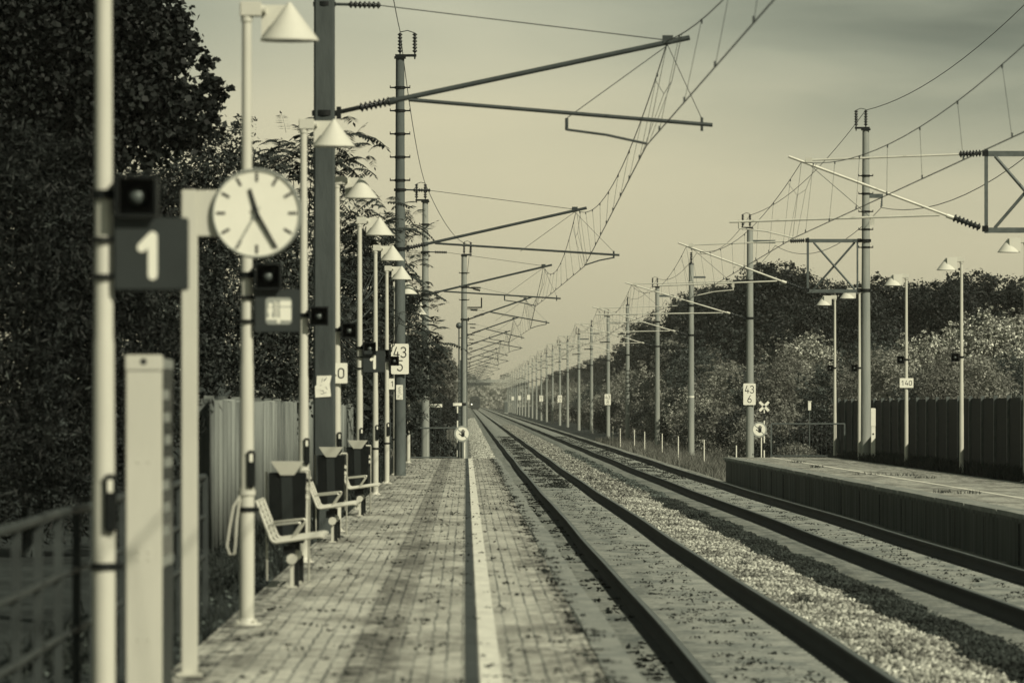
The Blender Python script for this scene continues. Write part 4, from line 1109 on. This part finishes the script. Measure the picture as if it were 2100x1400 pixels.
# --- far side: a back row of tall dark trees, paler shrubs before them, white leaved shrubs
GT, GS, GW = 'dark trees behind the far track', 'paler shrubs behind the far track', 'white leaved shrubs behind the far track'
tallp = [make_tree('tall_tree', 'x', 'tree', shoots(rand_blobs(11+i, 30, 2.5+.4*i, 1.6, 9.0, 1.15), 411+i, 30, 9.35, 2.5, .55), 26000, .18, .62, M['leaf_dark'], 9, .22, 20+i, GT, per=20, spread=.15) for i in range(3)]
shrubp = [make_tree('shrub', 'x', 'shrub', shoots(rand_blobs(41+i, 18, 1.75, .5, 3.9, .85), 441+i, 26, 4.6, 2.3, .55), 22000, .125, .42, M[('leaf_deep', 'leaf_soft', 'leaf_mid')[i]], 3.6, .10, 50+i, GS, per=22, spread=.17, up=.5) for i in range(3)]
whitep = [make_tree('white_leaved_shrub', 'x', 'shrub', shoots(rand_blobs(71+i, 17, 1.8, .6, 4.4, .80), 471+i, 24, 5.0, 2.2, .6), 22000, .125, .5, M['leaf_silver'], 4, .10, 80+i, GW, per=22, spread=.16, bright=.42, bv=5.0) for i in range(2)]
used = set()
def place(protos, i, px, y, scale, label, zg=None):
    p = protos[i % len(protos)]; x = (px-955)*y/11760
    zg = (-1.1+rise(y)+smooth(12.5, 20, x)*.9+smooth(20, 60, x)*5) if zg is None else zg
    if p.name not in used:
        used.add(p.name); o = p; o.location = (x, y, zg); o['label'] = label; o.rotation_euler = (0, 0, i*1.9); o.scale = scale if hasattr(scale, '__len__') else (scale,)*3
    else: o = dup(p, (x, y, zg), label, i*1.9, scale)
    return o
MASTPX = [(1776, 'lattice mast'), (1537, '43 6 mast'), (1416, 'white banded mast'), (1348, 'plain mast'), (1287, 'ringed mast'), (1247, '43 8 mast'), (1213, 'first mast past 43 8'), (1187, 'second past 43 8'), (1164, 'third past 43 8'), (1148, '44 0 mast'), (1131, 'first past 44 0'), (1121, 'second past 44 0'), (1106, '44 2 mast')]
LAMPPX = [(1971, 'lone tall lamp'), (1858, '140 board lamp'), (1712, 'wall end lamp')]
def where(px):
    al = sorted(MASTPX+LAMPPX, key=lambda q: abs(q[0]-px))
    a = al[0]
    if abs(a[0]-px) < 9: return 'directly behind the '+a[1]
    lo = [q for q in MASTPX+LAMPPX if q[0] < px]; hi = [q for q in MASTPX+LAMPPX if q[0] > px]
    if not hi: return 'at the frame edge past the '+max(lo)[1]
    if not lo: return 'far beyond the '+min(hi)[1]
    return 'between %s and %s' % (max(lo)[1], min(hi)[1])
# (pixel x, distance, pixel height of the top)
def keep(px, y, xmin): return max(px, 955+xmin*S_K/y)
S_K = 11760.0
TALL = [(2095, 330, 540), (2035, 340, 533), (1965, 336, 526), (1905, 350, 548), (1845, 352, 552), (1798, 345, 532), (1745, 370, 556), (1690, 360, 545), (1645, 385, 585), (1590, 392, 505), (1545, 400, 512), (1495, 420, 548), (1440, 440, 560), (1385, 455, 566), (1345, 520, 600),
        (2000, 395, 560), (1870, 410, 570), (1770, 420, 575), (1620, 440, 530), (1525, 460, 545), (1465, 500, 562), (1412, 540, 575), (1315, 640, 640), (1275, 760, 690), (1240, 860, 716), (1215, 980, 728), (1190, 1100, 738), (1168, 1230, 746), (1148, 1380, 754), (1130, 1540, 760), (2150, 300, 545)]
for i, (px, y, yt) in enumerate(TALL):
    px = keep(px, y, 19); x = (px-955)*y/S_K; zg = -1.1+rise(y)+smooth(12.5, 20, x)*.9+smooth(20, 60, x)*5
    sc = (1.65+(836-yt)*y/S_K-zg)/10.6
    back = 15 <= i < 22
    wd = sc*(1.0+.18*math.sin(i*2.3))
    place(tallp, i, px, y, (wd, wd, sc), ('rear dark tall tree ' if back else ('far dark tree ' if y > 600 else 'dark tall tree '))+where(px))
SHR = [(2075, 262, .9), (2010, 258, .80), (1935, 256, .92), (1880, 262, .8), (1820, 268, .95), (1765, 275, .86), (1715, 285, 1.0), (1660, 300, .9), (1610, 310, 1.0), (1560, 322, .95), (1500, 340, 1.22), (1452, 355, 1.05), (1405, 385, 1.28), (1366, 420, 1.1), (1330, 460, 1.2), (1300, 510, 1.0), (1270, 560, 1.15), (1238, 620, 1.0), (1215, 690, 1.15), (1195, 770, 1.0), (1176, 860, 1.15), (1160, 960, 1.2), (1147, 1080, 1.2), (1132, 1220, 1.25), (1118, 1370, 1.3), (1105, 1560, 1.4),
       (1625, 365, 1.35), (1548, 390, 1.42), (1700, 345, 1.22), (1480, 410, 1.5), (1790, 325, 1.15), (1395, 450, 1.5), (1440, 400, 1.3)]
for i, (px, y, s) in enumerate(SHR):
    px = keep(px, y, 15.6+.5*math.sin(i*3.1)+1.4*max(0, s-.9))
    place(shrubp, i, px, y, (s*1.05, s*1.05, s*(1+.12*math.sin(i*1.7))), ('taller grey green shrub ' if i >= 26 else ('far grey green shrub ' if y > 600 else 'bushy grey green shrub '))+where(px))
WHT = [(2085, 292, 1.22), (2025, 285, 1.26), (1960, 288, 1.12), (1905, 280, 1.06), (1862, 276, .9), (1668, 318, 1.10), (1640, 345, 1.25), (1445, 345, .62), (1405, 370, .74), (1375, 395, .8), (1205, 620, .75), (1180, 700, .8), (1162, 790, .95), (1125, 950, .9)]
for i, (px, y, s) in enumerate(WHT):
    px = keep(px, y, 14.6)
    place(whitep, i, px, y, s, ('tall ' if s > 1.1 else 'low ' if s < .8 else '')+'white leaved shrub '+where(px))
# low dark bushes at the foot of the shrubs
lowp = [make_tree('low_bush', 'x', 'bush', rand_blobs(91+i, 9, .9, .25, 1.5, .6), 5200, .13, .5, M['leaf_dark' if i else 'leaf_mid'], 1.2, .04, 95+i, 'low bushes along the far verge', per=18, spread=.22) for i in range(2)]
LOW = [(1650, 214, .8), (1690, 208, .72), (1612, 222, .8), (1585, 250, .9), (1500, 268, 1.2), (1470, 290, 1.5), (1430, 310, 1.6), (1390, 330, 1.5), (1355, 352, 1.5), (1325, 372, 1.5), (1300, 400, 1.6), (1265, 440, 1.6), (1235, 490, 1.7), (1215, 550, 1.7), (1195, 620, 1.8), (1172, 700, 2.0), (1150, 800, 2.0), (1135, 900, 2.2), (1535, 275, 1.4), (1680, 246, 1.3), (1630, 262, 1.4)]
for i, (px, y, s) in enumerate(LOW): px = keep(px, y, 13.2+.5*s if y > 235 else 0); place(lowp, i, px, y, s*.85, ('larger ' if s > 1.35 else '')+'low dark bush '+where(px))

# where two neighbours of a kind would read alike, say which by their order across the view
same = {}
for o in C.objects:
    if o.parent is None and o.get('category') in ('tree', 'shrub', 'bush'): same.setdefault(o['label'], []).append(o)
for la, os_ in same.items():
    if len(os_) < 2: continue
    os_.sort(key=lambda o: o.location.x/o.location.y); w_ = {2: ('left one', 'right one'), 3: ('left one', 'middle one', 'right one'), 4: ('leftmost', 'second from left', 'third from left', 'rightmost')}.get(len(os_))
    if w_:
        for o, q in zip(os_, w_): o['label'] = la+', '+q

# --- near side: big poplar, narrow leaved shrubs, tree-of-heaven fronds
def near_tree(name, label, cat, x, y, z, blobs, n, size, asp, lm, h, r, seed, **kw):
    t = thing(name, label, cat, (x, y, z)); crown('crown', t, blobs, n, size, asp, lm, seed, **kw); trunk(t, blobs, h, r, seed); return t
S_ = 11760.0
def pxblob(px, py, y, r, t, dy=0, fl=.9):
    return ((px-955)*y/S_-t[0], dy, 1.65+(836-py)*y/S_-t[2], r, r, r*fl)
t0 = (-6.2, 86, 0)
PB = [pxblob(*q, t0) for q in ((-40, 40, 86, 1.0), (60, 30, 86, .95), (160, 40, 86, .9), (250, 60, 86, .85), (300, 115, 86, .45), (325, 185, 86, .50), (385, 200, 86, .28), (265, 190, 86, .75), (150, 160, 86, .9), (30, 160, 86, .95), (-60, 250, 86, .9), (80, 280, 86, .85), (200, 270, 86, .75), (310, 270, 86, .55), (385, 260, 86, .42), (345, 90, 86, .36), (430, 200, 86, .22), (255, -30, 86, .5), (-30, -60, 86, .9), (110, -60, 86, .9), (355, 30, 86, .2), (210, -70, 86, .8), (435, 170, 86, .14), (300, 10, 86, .28), (405, 75, 86, .10), (395, 110, 86, .14), (372, 62, 86, .13), (452, 190, 86, .10), (420, 130, 86, .12), (440, 235, 86, .15), (330, -10, 86, .12), (395, 72, 86, .09), (378, 88, 86, .10), (434, 125, 86, .09), (470, 186, 86, .08), (452, 198, 86, .10), (424, 168, 86, .12), (345, 45, 86, .14), (360, 140, 86, .16))]
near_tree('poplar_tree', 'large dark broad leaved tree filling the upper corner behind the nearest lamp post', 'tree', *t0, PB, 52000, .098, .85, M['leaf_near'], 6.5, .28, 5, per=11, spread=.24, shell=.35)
t1 = (-4.8, 100, 0)
RB = [pxblob(*q, t1) for q in ((430, 330, 100, .6), (480, 300, 100, .42), (515, 320, 100, .34), (450, 400, 100, .7), (380, 360, 100, .7), (330, 420, 100, .8), (400, 500, 100, .9), (500, 480, 100, .7), (470, 600, 100, .9), (350, 600, 100, 1.0), (500, 700, 100, .8), (410, 720, 100, .9), (535, 400, 100, .28), (560, 640, 100, .7), (590, 740, 100, .6), (500, 255, 100, .22), (545, 545, 100, .5), (615, 560, 100, .5), (640, 660, 100, .6), (610, 760, 100, .6), (655, 780, 100, .55), (625, 480, 100, .35))]
near_tree('acacia_tree', 'dense small leaved tree behind the round clock', 'tree', *t1, RB, 34000, .085, .5, M['leaf_frond'], 5, .16, 6, per=18, spread=.2, shell=.4)
t2 = (-5.0, 66, 0)
WB = [pxblob(*q, t2) for q in ((-20, 400, 66, .7), (80, 420, 66, .7), (180, 430, 66, .6), (270, 440, 66, .5), (340, 420, 66, .45), (0, 560, 66, .8), (120, 560, 66, .75), (230, 570, 66, .6), (330, 560, 66, .5), (0, 720, 66, .8), (130, 720, 66, .75), (250, 720, 66, .6), (340, 700, 66, .45), (0, 880, 66, .8), (130, 880, 66, .7), (260, 860, 66, .6), (350, 850, 66, .4), (-60, 700, 66, .8), (-60, 500, 66, .8), (60, 1010, 66, .7), (220, 1000, 66, .6), (330, 990, 66, .4), (60, 330, 66, .5), (170, 340, 66, .45))]
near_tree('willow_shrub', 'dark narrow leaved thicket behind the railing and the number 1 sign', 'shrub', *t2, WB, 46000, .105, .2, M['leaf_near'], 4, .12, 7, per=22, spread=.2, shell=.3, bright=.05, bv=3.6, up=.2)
t3 = (-5.2, 120, 0)
BB = [(rx_, 0+ry_, z_, r_, r_, r_) for rx_, ry_, z_, r_ in ((-3, 0, 2, 1.6), (-1.5, 3, 2.2, 1.5), (.2, 5, 2.0, 1.3), (-3, 0, 5, 1.8), (-1.2, 3, 4.6, 1.4), (-4.5, 0, 7.5, 2.0), (-2, -10, 3, 1.6), (-2.5, -12, 5.5, 1.6), (-2, 12, 3.5, 1.8), (-.6, 18, 2.0, 1.4))]
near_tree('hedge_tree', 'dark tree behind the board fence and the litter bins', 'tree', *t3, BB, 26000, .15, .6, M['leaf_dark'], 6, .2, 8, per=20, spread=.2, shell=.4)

def frond_tree(name, label, cat, base, tips, seed, L=.75, m='leaf_frond', per=9, pairs=9, lw=.36, rad=.75, dens=2.4):
    """pinnate fronds sprayed from limb ends"""
    rng = np.random.default_rng(seed); rr = random.Random(seed)
    t = thing(name, label, cat, base); b = MB(); Vs = []; tn = []; rc = MB()
    h = max(q[2] for q in tips)
    b.path([(0, 0, -.3), (.06, 0, h*.3), (.0, .0, h*.55)], [.10, .08, .055], 8)
    for q in tips:
        b.path([(0, 0, h*.5), (q[0]*.45, q[1]*.6, h*.5+(q[2]-h*.5)*.4), (q[0], q[1], q[2])], [.03, .018, .006], 5)
        nf = int((q[3] if len(q) > 3 else per)*dens)
        for f in range(nf):
            a = rr.uniform(0, 2*PI); el = rr.uniform(-.35, 1.15); Lf = L*rr.uniform(.65, 1.2)
            c0 = Vector((q[0], q[1], q[2]))+Vector([max(-.5*rad, min(.5*rad, rr.gauss(0, rad*.4))) for _ in range(3)])
            d = Vector((math.cos(a)*math.cos(el), math.sin(a)*math.cos(el), math.sin(el))); sag = rr.uniform(.25, .7)
            pts = [c0+d*(Lf*u)+Vector((0, 0, -sag*Lf*u*u)) for u in np.linspace(0, 1, 6)]
            rc.path(pts, [.005, .0045, .004, .003, .0025, .002], 4)
            ft = rr.uniform(.6, 1.5)
            for k in range(pairs*2+1):
                u = .16+.84*(k//2)/pairs; p = c0+d*(Lf*u)+Vector((0, 0, -sag*Lf*u*u)); tg = (d+Vector((0, 0, -2*sag*u))).normalized()
                sd = tg.cross(Vector((0, 0, 1))); sd = sd.normalized() if sd.length > 1e-3 else Vector((1, 0, 0))
                s = 1 if k % 2 else -1
                ld = (tg if k == pairs*2 else (sd*s*.85+tg*.45+Vector((0, 0, -.35)))).normalized()
                l = Lf*.29*(1-.45*abs(u-.45)); w = ld.cross(Vector((rr.uniform(-.3, .3), rr.uniform(-.3, .3), 1))).normalized()*l*lw*.5
                Vs += [p, p+ld*l*.4+w, p+ld*l, p+ld*l*.4-w]; tn.append(ft*rr.uniform(.8, 1.25))
    V = np.array([tuple(v) for v in Vs]); np_mesh('crown', V, np.arange(len(V)).reshape(-1, 4), M[m], tn, t)
    b.build('trunk', M['bark'], t); rc.build('leaf_stalks', M['bark'], t)
    return t
def tips_px(base, L):
    o = []
    rr = random.Random(len(L))
    for q in L:
        px, py, y = q[0], q[1], q[2]; o.append(((px-955)*y/S_-base[0], y-base[1]+0, 1.65+(836-py)*y/S_-base[2])+tuple(q[3:4]))
    return o
bs = (-3.2, 112, 0)
frond_tree('sumac_tree', 'feathery frond leaved tree rising on both sides of the thick dark mast', 'tree', bs, tips_px(bs, [(626, 312, 112, 8), (600, 335, 112, 9), (570, 330, 112, 8), (640, 330, 112, 9), (700, 290, 112, 8), (715, 320, 112, 7), (690, 350, 112, 8), (600, 380, 112, 8), (560, 420, 112, 8), (620, 460, 112, 9), (580, 520, 112, 9), (640, 560, 112, 9), (565, 350, 112, 5), (600, 620, 112, 9), (660, 400, 112, 7), (650, 700, 112, 9), (585, 700, 112, 9), (620, 780, 112, 8)]), 21, L=.62)
bs = (-3.0, 132, 0)
frond_tree('sumac_tree', 'feathery frond leaved tree between the thick dark mast and the 43 5 mast', 'tree', bs, tips_px(bs, [(740, 460, 132, 8), (780, 435, 132, 8), (820, 440, 152, 8), (720, 500, 132, 9), (770, 490, 132, 9), (810, 500, 152, 7), (845, 465, 152, 5), (710, 560, 132, 10), (760, 560, 150, 10), (800, 590, 152, 9), (715, 640, 132, 10), (765, 650, 150, 10), (805, 660, 152, 9), (825, 690, 152, 9), (720, 720, 132, 10), (770, 740, 150, 10), (800, 780, 152, 8), (725, 800, 132, 9), (765, 830, 150, 9), (700, 440, 132, 6)]), 22, L=.68)
bs = (-2.9, 172, -.2)
frond_tree('sumac_tree', 'feathery frond leaved bush spilling past the 43 5 mast towards the platform end', 'tree', bs, tips_px(bs, [(850, 620, 172, 7), (860, 680, 172, 8), (885, 690, 172, 7), (840, 700, 172, 9), (870, 720, 172, 9), (845, 760, 172, 9), (875, 770, 172, 8), (890, 740, 172, 6), (835, 600, 172, 6), (850, 800, 172, 8), (830, 820, 172, 9), (815, 560, 172, 6), (840, 540, 172, 5), (800, 640, 172, 8), (810, 720, 172, 8), (860, 640, 172, 6)]), 23, L=.75)
t4 = (-2.6, 150, 0)
LB = [pxblob(*q, t4) for q in ((715, 560, 150, .6), (760, 545, 150, .55), (800, 570, 150, .45), (720, 640, 150, .7), (775, 640, 150, .7), (815, 640, 150, .5), (720, 730, 150, .7), (775, 730, 150, .7), (820, 740, 150, .5), (730, 820, 150, .7), (785, 820, 150, .6), (845, 720, 150, .35), (850, 790, 150, .4), (830, 860, 150, .4), (700, 480, 150, .3), (745, 490, 150, .35), (790, 500, 150, .3), (840, 610, 150, .28), (690, 900, 150, .6), (770, 900, 150, .5))]
near_tree('leafy_tree', 'dense dark leafy tree behind the row of slim lamp posts', 'tree', *t4, LB, 24000, .13, .36, M['leaf_frond'], 4.5, .14, 12, per=20, spread=.22, shell=.4)
# leaf spray hanging in front of the 43 5 board
bs = (-2.05, 147, 0)
frond_tree('sumac_sapling', 'slender frond leaved sapling brushing the mast just above the 43 5 board', 'sapling', bs, tips_px(bs, [(802, 650, 137, 6), (820, 640, 137, 6), (790, 655, 137, 5), (778, 665, 137, 5), (812, 660, 137, 4), (768, 690, 142, 5)]), 24, L=.30, rad=.22, dens=.8)
bsb = (-1.9, 205, -.5)
SB = [pxblob(*q, bsb) for q in ((860, 850, 205, .55), (885, 880, 205, .5), (850, 900, 205, .6), (900, 915, 205, .45), (870, 930, 205, .5), (840, 870, 205, .6), (920, 925, 205, .3), (905, 890, 205, .25))]
near_tree('bramble_bush', 'dark bramble bush behind the barred railing of the brick platform', 'bush', *bsb, SB, 12000, .085, .6, M['leaf_frond'], 1.5, .05, 9, per=16, spread=.2, shell=.3, bright=.06, bv=3.0)
# hazy trees beyond on the near side
tb = make_tree('round_tree', 'x', 'tree', rand_blobs(131, 20, 1.25, 1.2, 6.6, .85), 14000, .19, .6, M['leaf_mid'], 6, .16, 132, 'round trees far along the near side', per=20, spread=.18)
for i, (px, y, s, lab) in enumerate(((908, 505, .98, 'round hazy tree showing beside the pale platform end mast'), (868, 520, 1.0, 'hazy tree behind the frond leaved bush by the grassy bank'), (885, 700, 1.1, 'smaller far hazy tree behind the round hazy tree'), (915, 900, 1.0, 'farthest hazy tree peeping beside the pale platform end mast'))):
    place([tb], i, px, y, s, lab, zg=-.1+rise(y))
lw = make_tree('verge_bush', 'low bush under the round hazy tree on the bank', 'bush', rand_blobs(141, 9, .8, .3, 1.7, .55), 6000, .15, .5, M['leaf_dark'], 1.2, .05, 142, 'bushes on the near side bank', per=18, spread=.22); lw.location = ((905-955)*440/S_, 440, .2+rise(440))
dup(lw, ((925-955)*420/S_, 420, .2+rise(420)), 'low bush beside the pale mast on the bank', 1.2, .8)
dup(lw, ((868-955)*330/S_, 330, 0), 'low bush left of the white horizontal board', 2.2, .9)
# far wood on the horizon
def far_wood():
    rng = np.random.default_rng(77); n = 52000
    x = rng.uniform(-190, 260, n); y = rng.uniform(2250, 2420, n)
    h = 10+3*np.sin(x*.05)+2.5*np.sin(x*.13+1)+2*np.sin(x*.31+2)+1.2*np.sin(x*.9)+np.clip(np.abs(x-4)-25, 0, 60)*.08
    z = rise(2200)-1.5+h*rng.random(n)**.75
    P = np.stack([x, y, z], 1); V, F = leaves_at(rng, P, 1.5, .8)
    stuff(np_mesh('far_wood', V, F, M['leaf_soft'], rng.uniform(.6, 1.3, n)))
far_wood()

# --- grass and weeds
def blades(name, rng, P, h, w, m, lean=.35, label=None):
    n = len(P); a = rng.uniform(0, 2*PI, n); hh = h*rng.uniform(.5, 1.3, n)
    ln = rng.normal(size=(n, 2))*lean; U = np.stack([np.cos(a), np.sin(a), np.zeros(n)], 1)*w*.5*rng.uniform(.6, 1.4, n)[:, None]
    mid = P+np.stack([ln[:, 0]*hh*.3, ln[:, 1]*hh*.3, hh*.55], 1); top = P+np.stack([ln[:, 0]*hh, ln[:, 1]*hh, hh], 1)
    V = np.stack([P-U, P+U, mid+U*.7, top, mid-U*.7], 1).reshape(-1, 3)
    F = np.concatenate([np.stack([np.arange(n)*5+i for i in (0, 1, 2, 4)], 1), np.stack([np.arange(n)*5+i for i in (4, 2, 3, 3)], 1)])[:, :4]
    F4 = F[:n]; T = F[n:, :3]
    me_v = V; quads = F4
    # tips as degenerate-free triangles in a second block of quads is avoided: split quad into triangles
    tri = np.concatenate([quads[:, [0, 1, 2]], quads[:, [0, 2, 3]], T])
    tn = rng.uniform(.5, 1.6, n); o = np_mesh(name, me_v, tri, m, np.concatenate([tn, tn, tn])); return stuff(o)
def terr(x, y):
    z = np.where(y < 188.5, -.06, -1.2+np.vectorize(rise)(y))
    s_ = np.clip((x-12.5)/7.5, 0, 1); z = z+np.where((y > 188.5) & (x > 9.6), s_*s_*(3-2*s_)*.9, 0)
    q = np.clip((-.3-x)/2.1, 0, 1); z = z+np.where((y > 188.5) & (x < -.3), q*q*(3-2*q)*1.15, 0)
    return z
rng = np.random.default_rng(5)
def clump(rng, n, x0, x1, y0, y1, k=.35, per=12):
    c = n//per; cx_ = rng.uniform(x0, x1, c); cy_ = rng.uniform(y0, y1, c)
    x = np.repeat(cx_, per)+rng.normal(size=c*per)*k; y = np.repeat(cy_, per)+rng.normal(size=c*per)*k*2
    return x, y
x, y = clump(rng, 34000, 10.0, 17, 191, 430); blades('verge_grass', rng, np.stack([x, y, terr(x, y)], 1), .42, .035, M['grass'])
x, y = clump(rng, 15000, -3.0, -1.95, 36, 185, .12); x = np.minimum(x, -1.87); blades('strip_weeds', rng, np.stack([x, y, x*0-.05], 1), .13, .016, M['grass_dark'])
x, y = clump(rng, 9000, 12.25, 13.4, 108, 189, .15); x = np.maximum(x, 12.2); blades('wall_foot_weeds', rng, np.stack([x, y, x*0-.02], 1), .26, .03, M['grass_dark'])
x, y = clump(rng, 9000, -2.6, -.4, 191, 520, .25); blades('bank_grass', rng, np.stack([x, y, terr(x, y)], 1), .25, .04, M['grass'])
# weed tufts growing in the far platform joints and in the ballast: one thing each
def tuft(label, px, py, yy, z, r, h, n, seed, group, m='grass_dark'):
    rg = np.random.default_rng(seed); a = rg.uniform(0, 2*PI, n); q = r*np.sqrt(rg.random(n))
    xc = (px-955)*yy/S_
    P = np.stack([q*np.cos(a), q*np.sin(a)*2.5, 0*q], 1)
    o = blades('weed_tuft', rg, P, h, .012, M[m], .6); del o['kind']; o.location = (xc, yy, z); tag(o, label, 'weed', group)
for i, (px, py, r, la) in enumerate(((1780, 973, .55, 'widest dark weed tuft on the white line of the far platform'), (1850, 975, .5, 'dark weed tuft on the far platform just before the 140 board post'), (1632, 948, .4, 'flat weed tuft on the far platform edge beside the white line start'), (1900, 980, .35, 'dark weed tuft on the far platform between the two tallest lamps'), (1675, 958, .22, 'tiny weed tuft at the edge of the far platform'), (1560, 933, .4, 'weed tuft at the foot of the round hand sign on the far platform'), (1985, 1012, .4, 'weed tuft on the far platform white line beyond the lone lamp'), (1935, 1010, .25, 'small weed tuft on the far platform edge stones'))):
    yy = S_*1.63/(py-836); tuft(la, px, py, yy, .02, r*.8, .075, 70, 300+i, 'weed tufts on the far platform')
for i, (px, py, r, h, la) in enumerate(((1527, 1165, .05, .14, 'dark weed tuft in the pale gravel, middle of three nearest'), (1650, 1245, .07, .20, 'largest dark weed in the pale gravel strip'), (1833, 1355, .06, .18, 'nearest dark weed in the pale gravel strip'), (1210, 985, .14, .16, 'dark weed clump at the far start of the pale gravel strip'), (1232, 1000, .12, .15, 'second dark weed clump at the far start of the pale gravel'))):
    yy = S_*2.41/(py-836); tuft(la, px, py, yy, -.76, r, h, 60, 330+i, 'weeds in the pale gravel')
yy = 205; x, y = clump(rng, 2600, .1, .75, 192, 262, .06); blades('shoulder_weeds', rng, np.stack([x, y, np.interp(x, [p[0] for p in [(-.5, -1.25), (.25, -1.02), (.7, -.86), (1.15, -.79)]], [-1.25, -1.02, -.86, -.79])], 1), .22, .03, M['grass_dark'])

# --- ballast stones
BALL = [(-.5, -1.25), (.25, -1.02), (.7, -.86), (1.15, -.79), (3.8, -.775)]
def stones(name, rng, n, x0, x1, y0, y1, z, size, m, tl=.6, th=1.25):
    base = np.array([(1, 0, 0), (-1, 0, 0), (0, 1, 0), (0, -1, 0), (0, 0, 1), (0, 0, -1)], float)
    fc = np.array([(0, 2, 4), (2, 1, 4), (1, 3, 4), (3, 0, 4), (2, 0, 5), (1, 2, 5), (3, 1, 5), (0, 3, 5)])
    y = y0+(y1-y0)*rng.random(n)**1.25; t = rng.random(n)
    e0 = .05*np.sin(y/3.1)+.04*np.sin(y/1.3); x = x0+e0+(x1-x0+.07*np.sin(y/2.3+1)+.05*np.sin(y/.9)-e0)*t
    prof = (np.interp(x, [p[0] for p in BALL], [p[1] for p in BALL]) if z is None else z+.05*np.sin(PI*t))+np.vectorize(rise)(y)+np.vectorize(wob_z)(y)
    s = size*(.35+.85*rng.random(n)**1.6)
    Q = rng.normal(size=(n, 4)); Q /= np.linalg.norm(Q, axis=1)[:, None]; w, a, b, c = Q.T
    Rm = np.stack([1-2*(b*b+c*c), 2*(a*b-c*w), 2*(a*c+b*w), 2*(a*b+c*w), 1-2*(a*a+c*c), 2*(b*c-a*w), 2*(a*c-b*w), 2*(b*c+a*w), 1-2*(a*a+b*b)], 1).reshape(n, 3, 3)
    sh = base[None]*rng.uniform(.55, 1.0, (n, 6, 1))+rng.normal(size=(n, 6, 3))*.16
    V = np.einsum('nij,nkj->nki', Rm, sh)*s[:, None, None]+np.stack([x, y, prof+rng.uniform(-.01, .03, n)], 1)[:, None]
    F = (fc[None]+np.arange(n)[:, None, None]*6).reshape(-1, 3)
    wz = .0
    dirt = .72+.28*np.sin(y*.83+x*3)*np.sin(y*.31+1.3)+.18*np.sin(y*2.9+x*7); dirt = np.clip(dirt, .25, 1.1)
    return stuff(np_mesh(name, V.reshape(-1, 3), F, m, np.repeat(rng.uniform(tl, th, n)*dirt, 8)))
rg = np.random.default_rng(9)
stones('pale_gravel', rg, 38000, 3.76, 4.86, 38, 150, -.775, .045, M['stone_light'], .18, 1.35)
stones('pale_gravel_far', rg, 30000, 3.75, 5.2, 150, 620, -.775, .06, M['stone_light'], .08, 1.0)
stones('dark_gravel', rg, 24000, 4.78, 5.5, 38, 150, -.775, .038, M['stone_dark'], .4, 1.6)
stones('dark_gravel_far', rg, 9000, 4.85, 5.5, 150, 300, -.775, .05, M['stone_dark'], .4, 4.0)
stones('shoulder_gravel', rg, 46000, .3, 1.36, 188, 900, None, .055, M['stone_light'], .55, 1.5)
# --- litter: crumbs of dry leaves and dirt on sleepers and pavers
def litter(name, rng, n, x0, x1, y0, y1, z, size, per=9, k=.05, tl=.5, th=1.6):
    c = n//per; cy = y0+(y1-y0)*rng.random(c)**1.3; cx_ = rng.uniform(x0, x1, c)
    x = np.repeat(cx_, per)+rng.normal(size=c*per)*k; y = np.repeat(cy, per)+rng.normal(size=c*per)*k*1.5; n = len(x)
    P = np.stack([x, y, np.full(n, z+.008)+(np.vectorize(rise)(y)+np.vectorize(wob_z)(y) if z < -.5 else 0)], 1); P[:, 2] += .004*rng.random(n)
    V, F = leaves_at(rng, P, size, .6, up=1.6)
    return stuff(np_mesh(name, V, F, M['debris'], rng.uniform(tl, th, n)))
litter('sleeper_litter', rg, 2600, 2.35, 3.2, 40, 170, -.73, .045, per=6, k=.06)
litter('sleeper_litter', rg, 9000, 2.3, 3.2, 170, 420, -.73, .07, per=22, k=.12)
litter('sleeper_litter', rg, 5000, 6.4, 7.4, 190, 420, -.73, .07, per=20, k=.12)
litter('sleeper_litter', rg, 2200, 1.2, 1.88, 40, 180, -.73, .07)
litter('sleeper_litter', rg, 1900, 6.4, 7.45, 70, 190, -.73, .045, per=6, k=.06)
litter('edge_litter', rg, 2600, .78, .95, 33, 185, .004, .038, k=.035)
litter('paving_litter', rg, 2600, -1.7, .8, 33, 185, .002, .04, per=4, k=.04)
litter('dirt_strip_litter', rg, 3000, -2.9, -1.75, 36, 110, -.03, .05, per=3, k=.1, tl=.8, th=9)

# ------------------------------------------------------------------ air
b = MB(); b.box((0, 1760, 17), (1900, 3760, 41)); hz = b.build('haze', M['ink']); stuff(hz)
m = bpy.data.materials.new('thin_haze'); m.use_nodes = True; n = m.node_tree.nodes; n.clear()
ho = n.new('ShaderNodeOutputMaterial'); pv = n.new('ShaderNodeVolumePrincipled'); pv.inputs['Color'].default_value = (.93, .95, .84, 1)
pv.inputs['Density'].default_value = .00010; pv.inputs['Anisotropy'].default_value = .1
m.node_tree.links.new(pv.outputs[0], ho.inputs['Volume']); hz.data.materials.clear(); hz.data.materials.append(m)
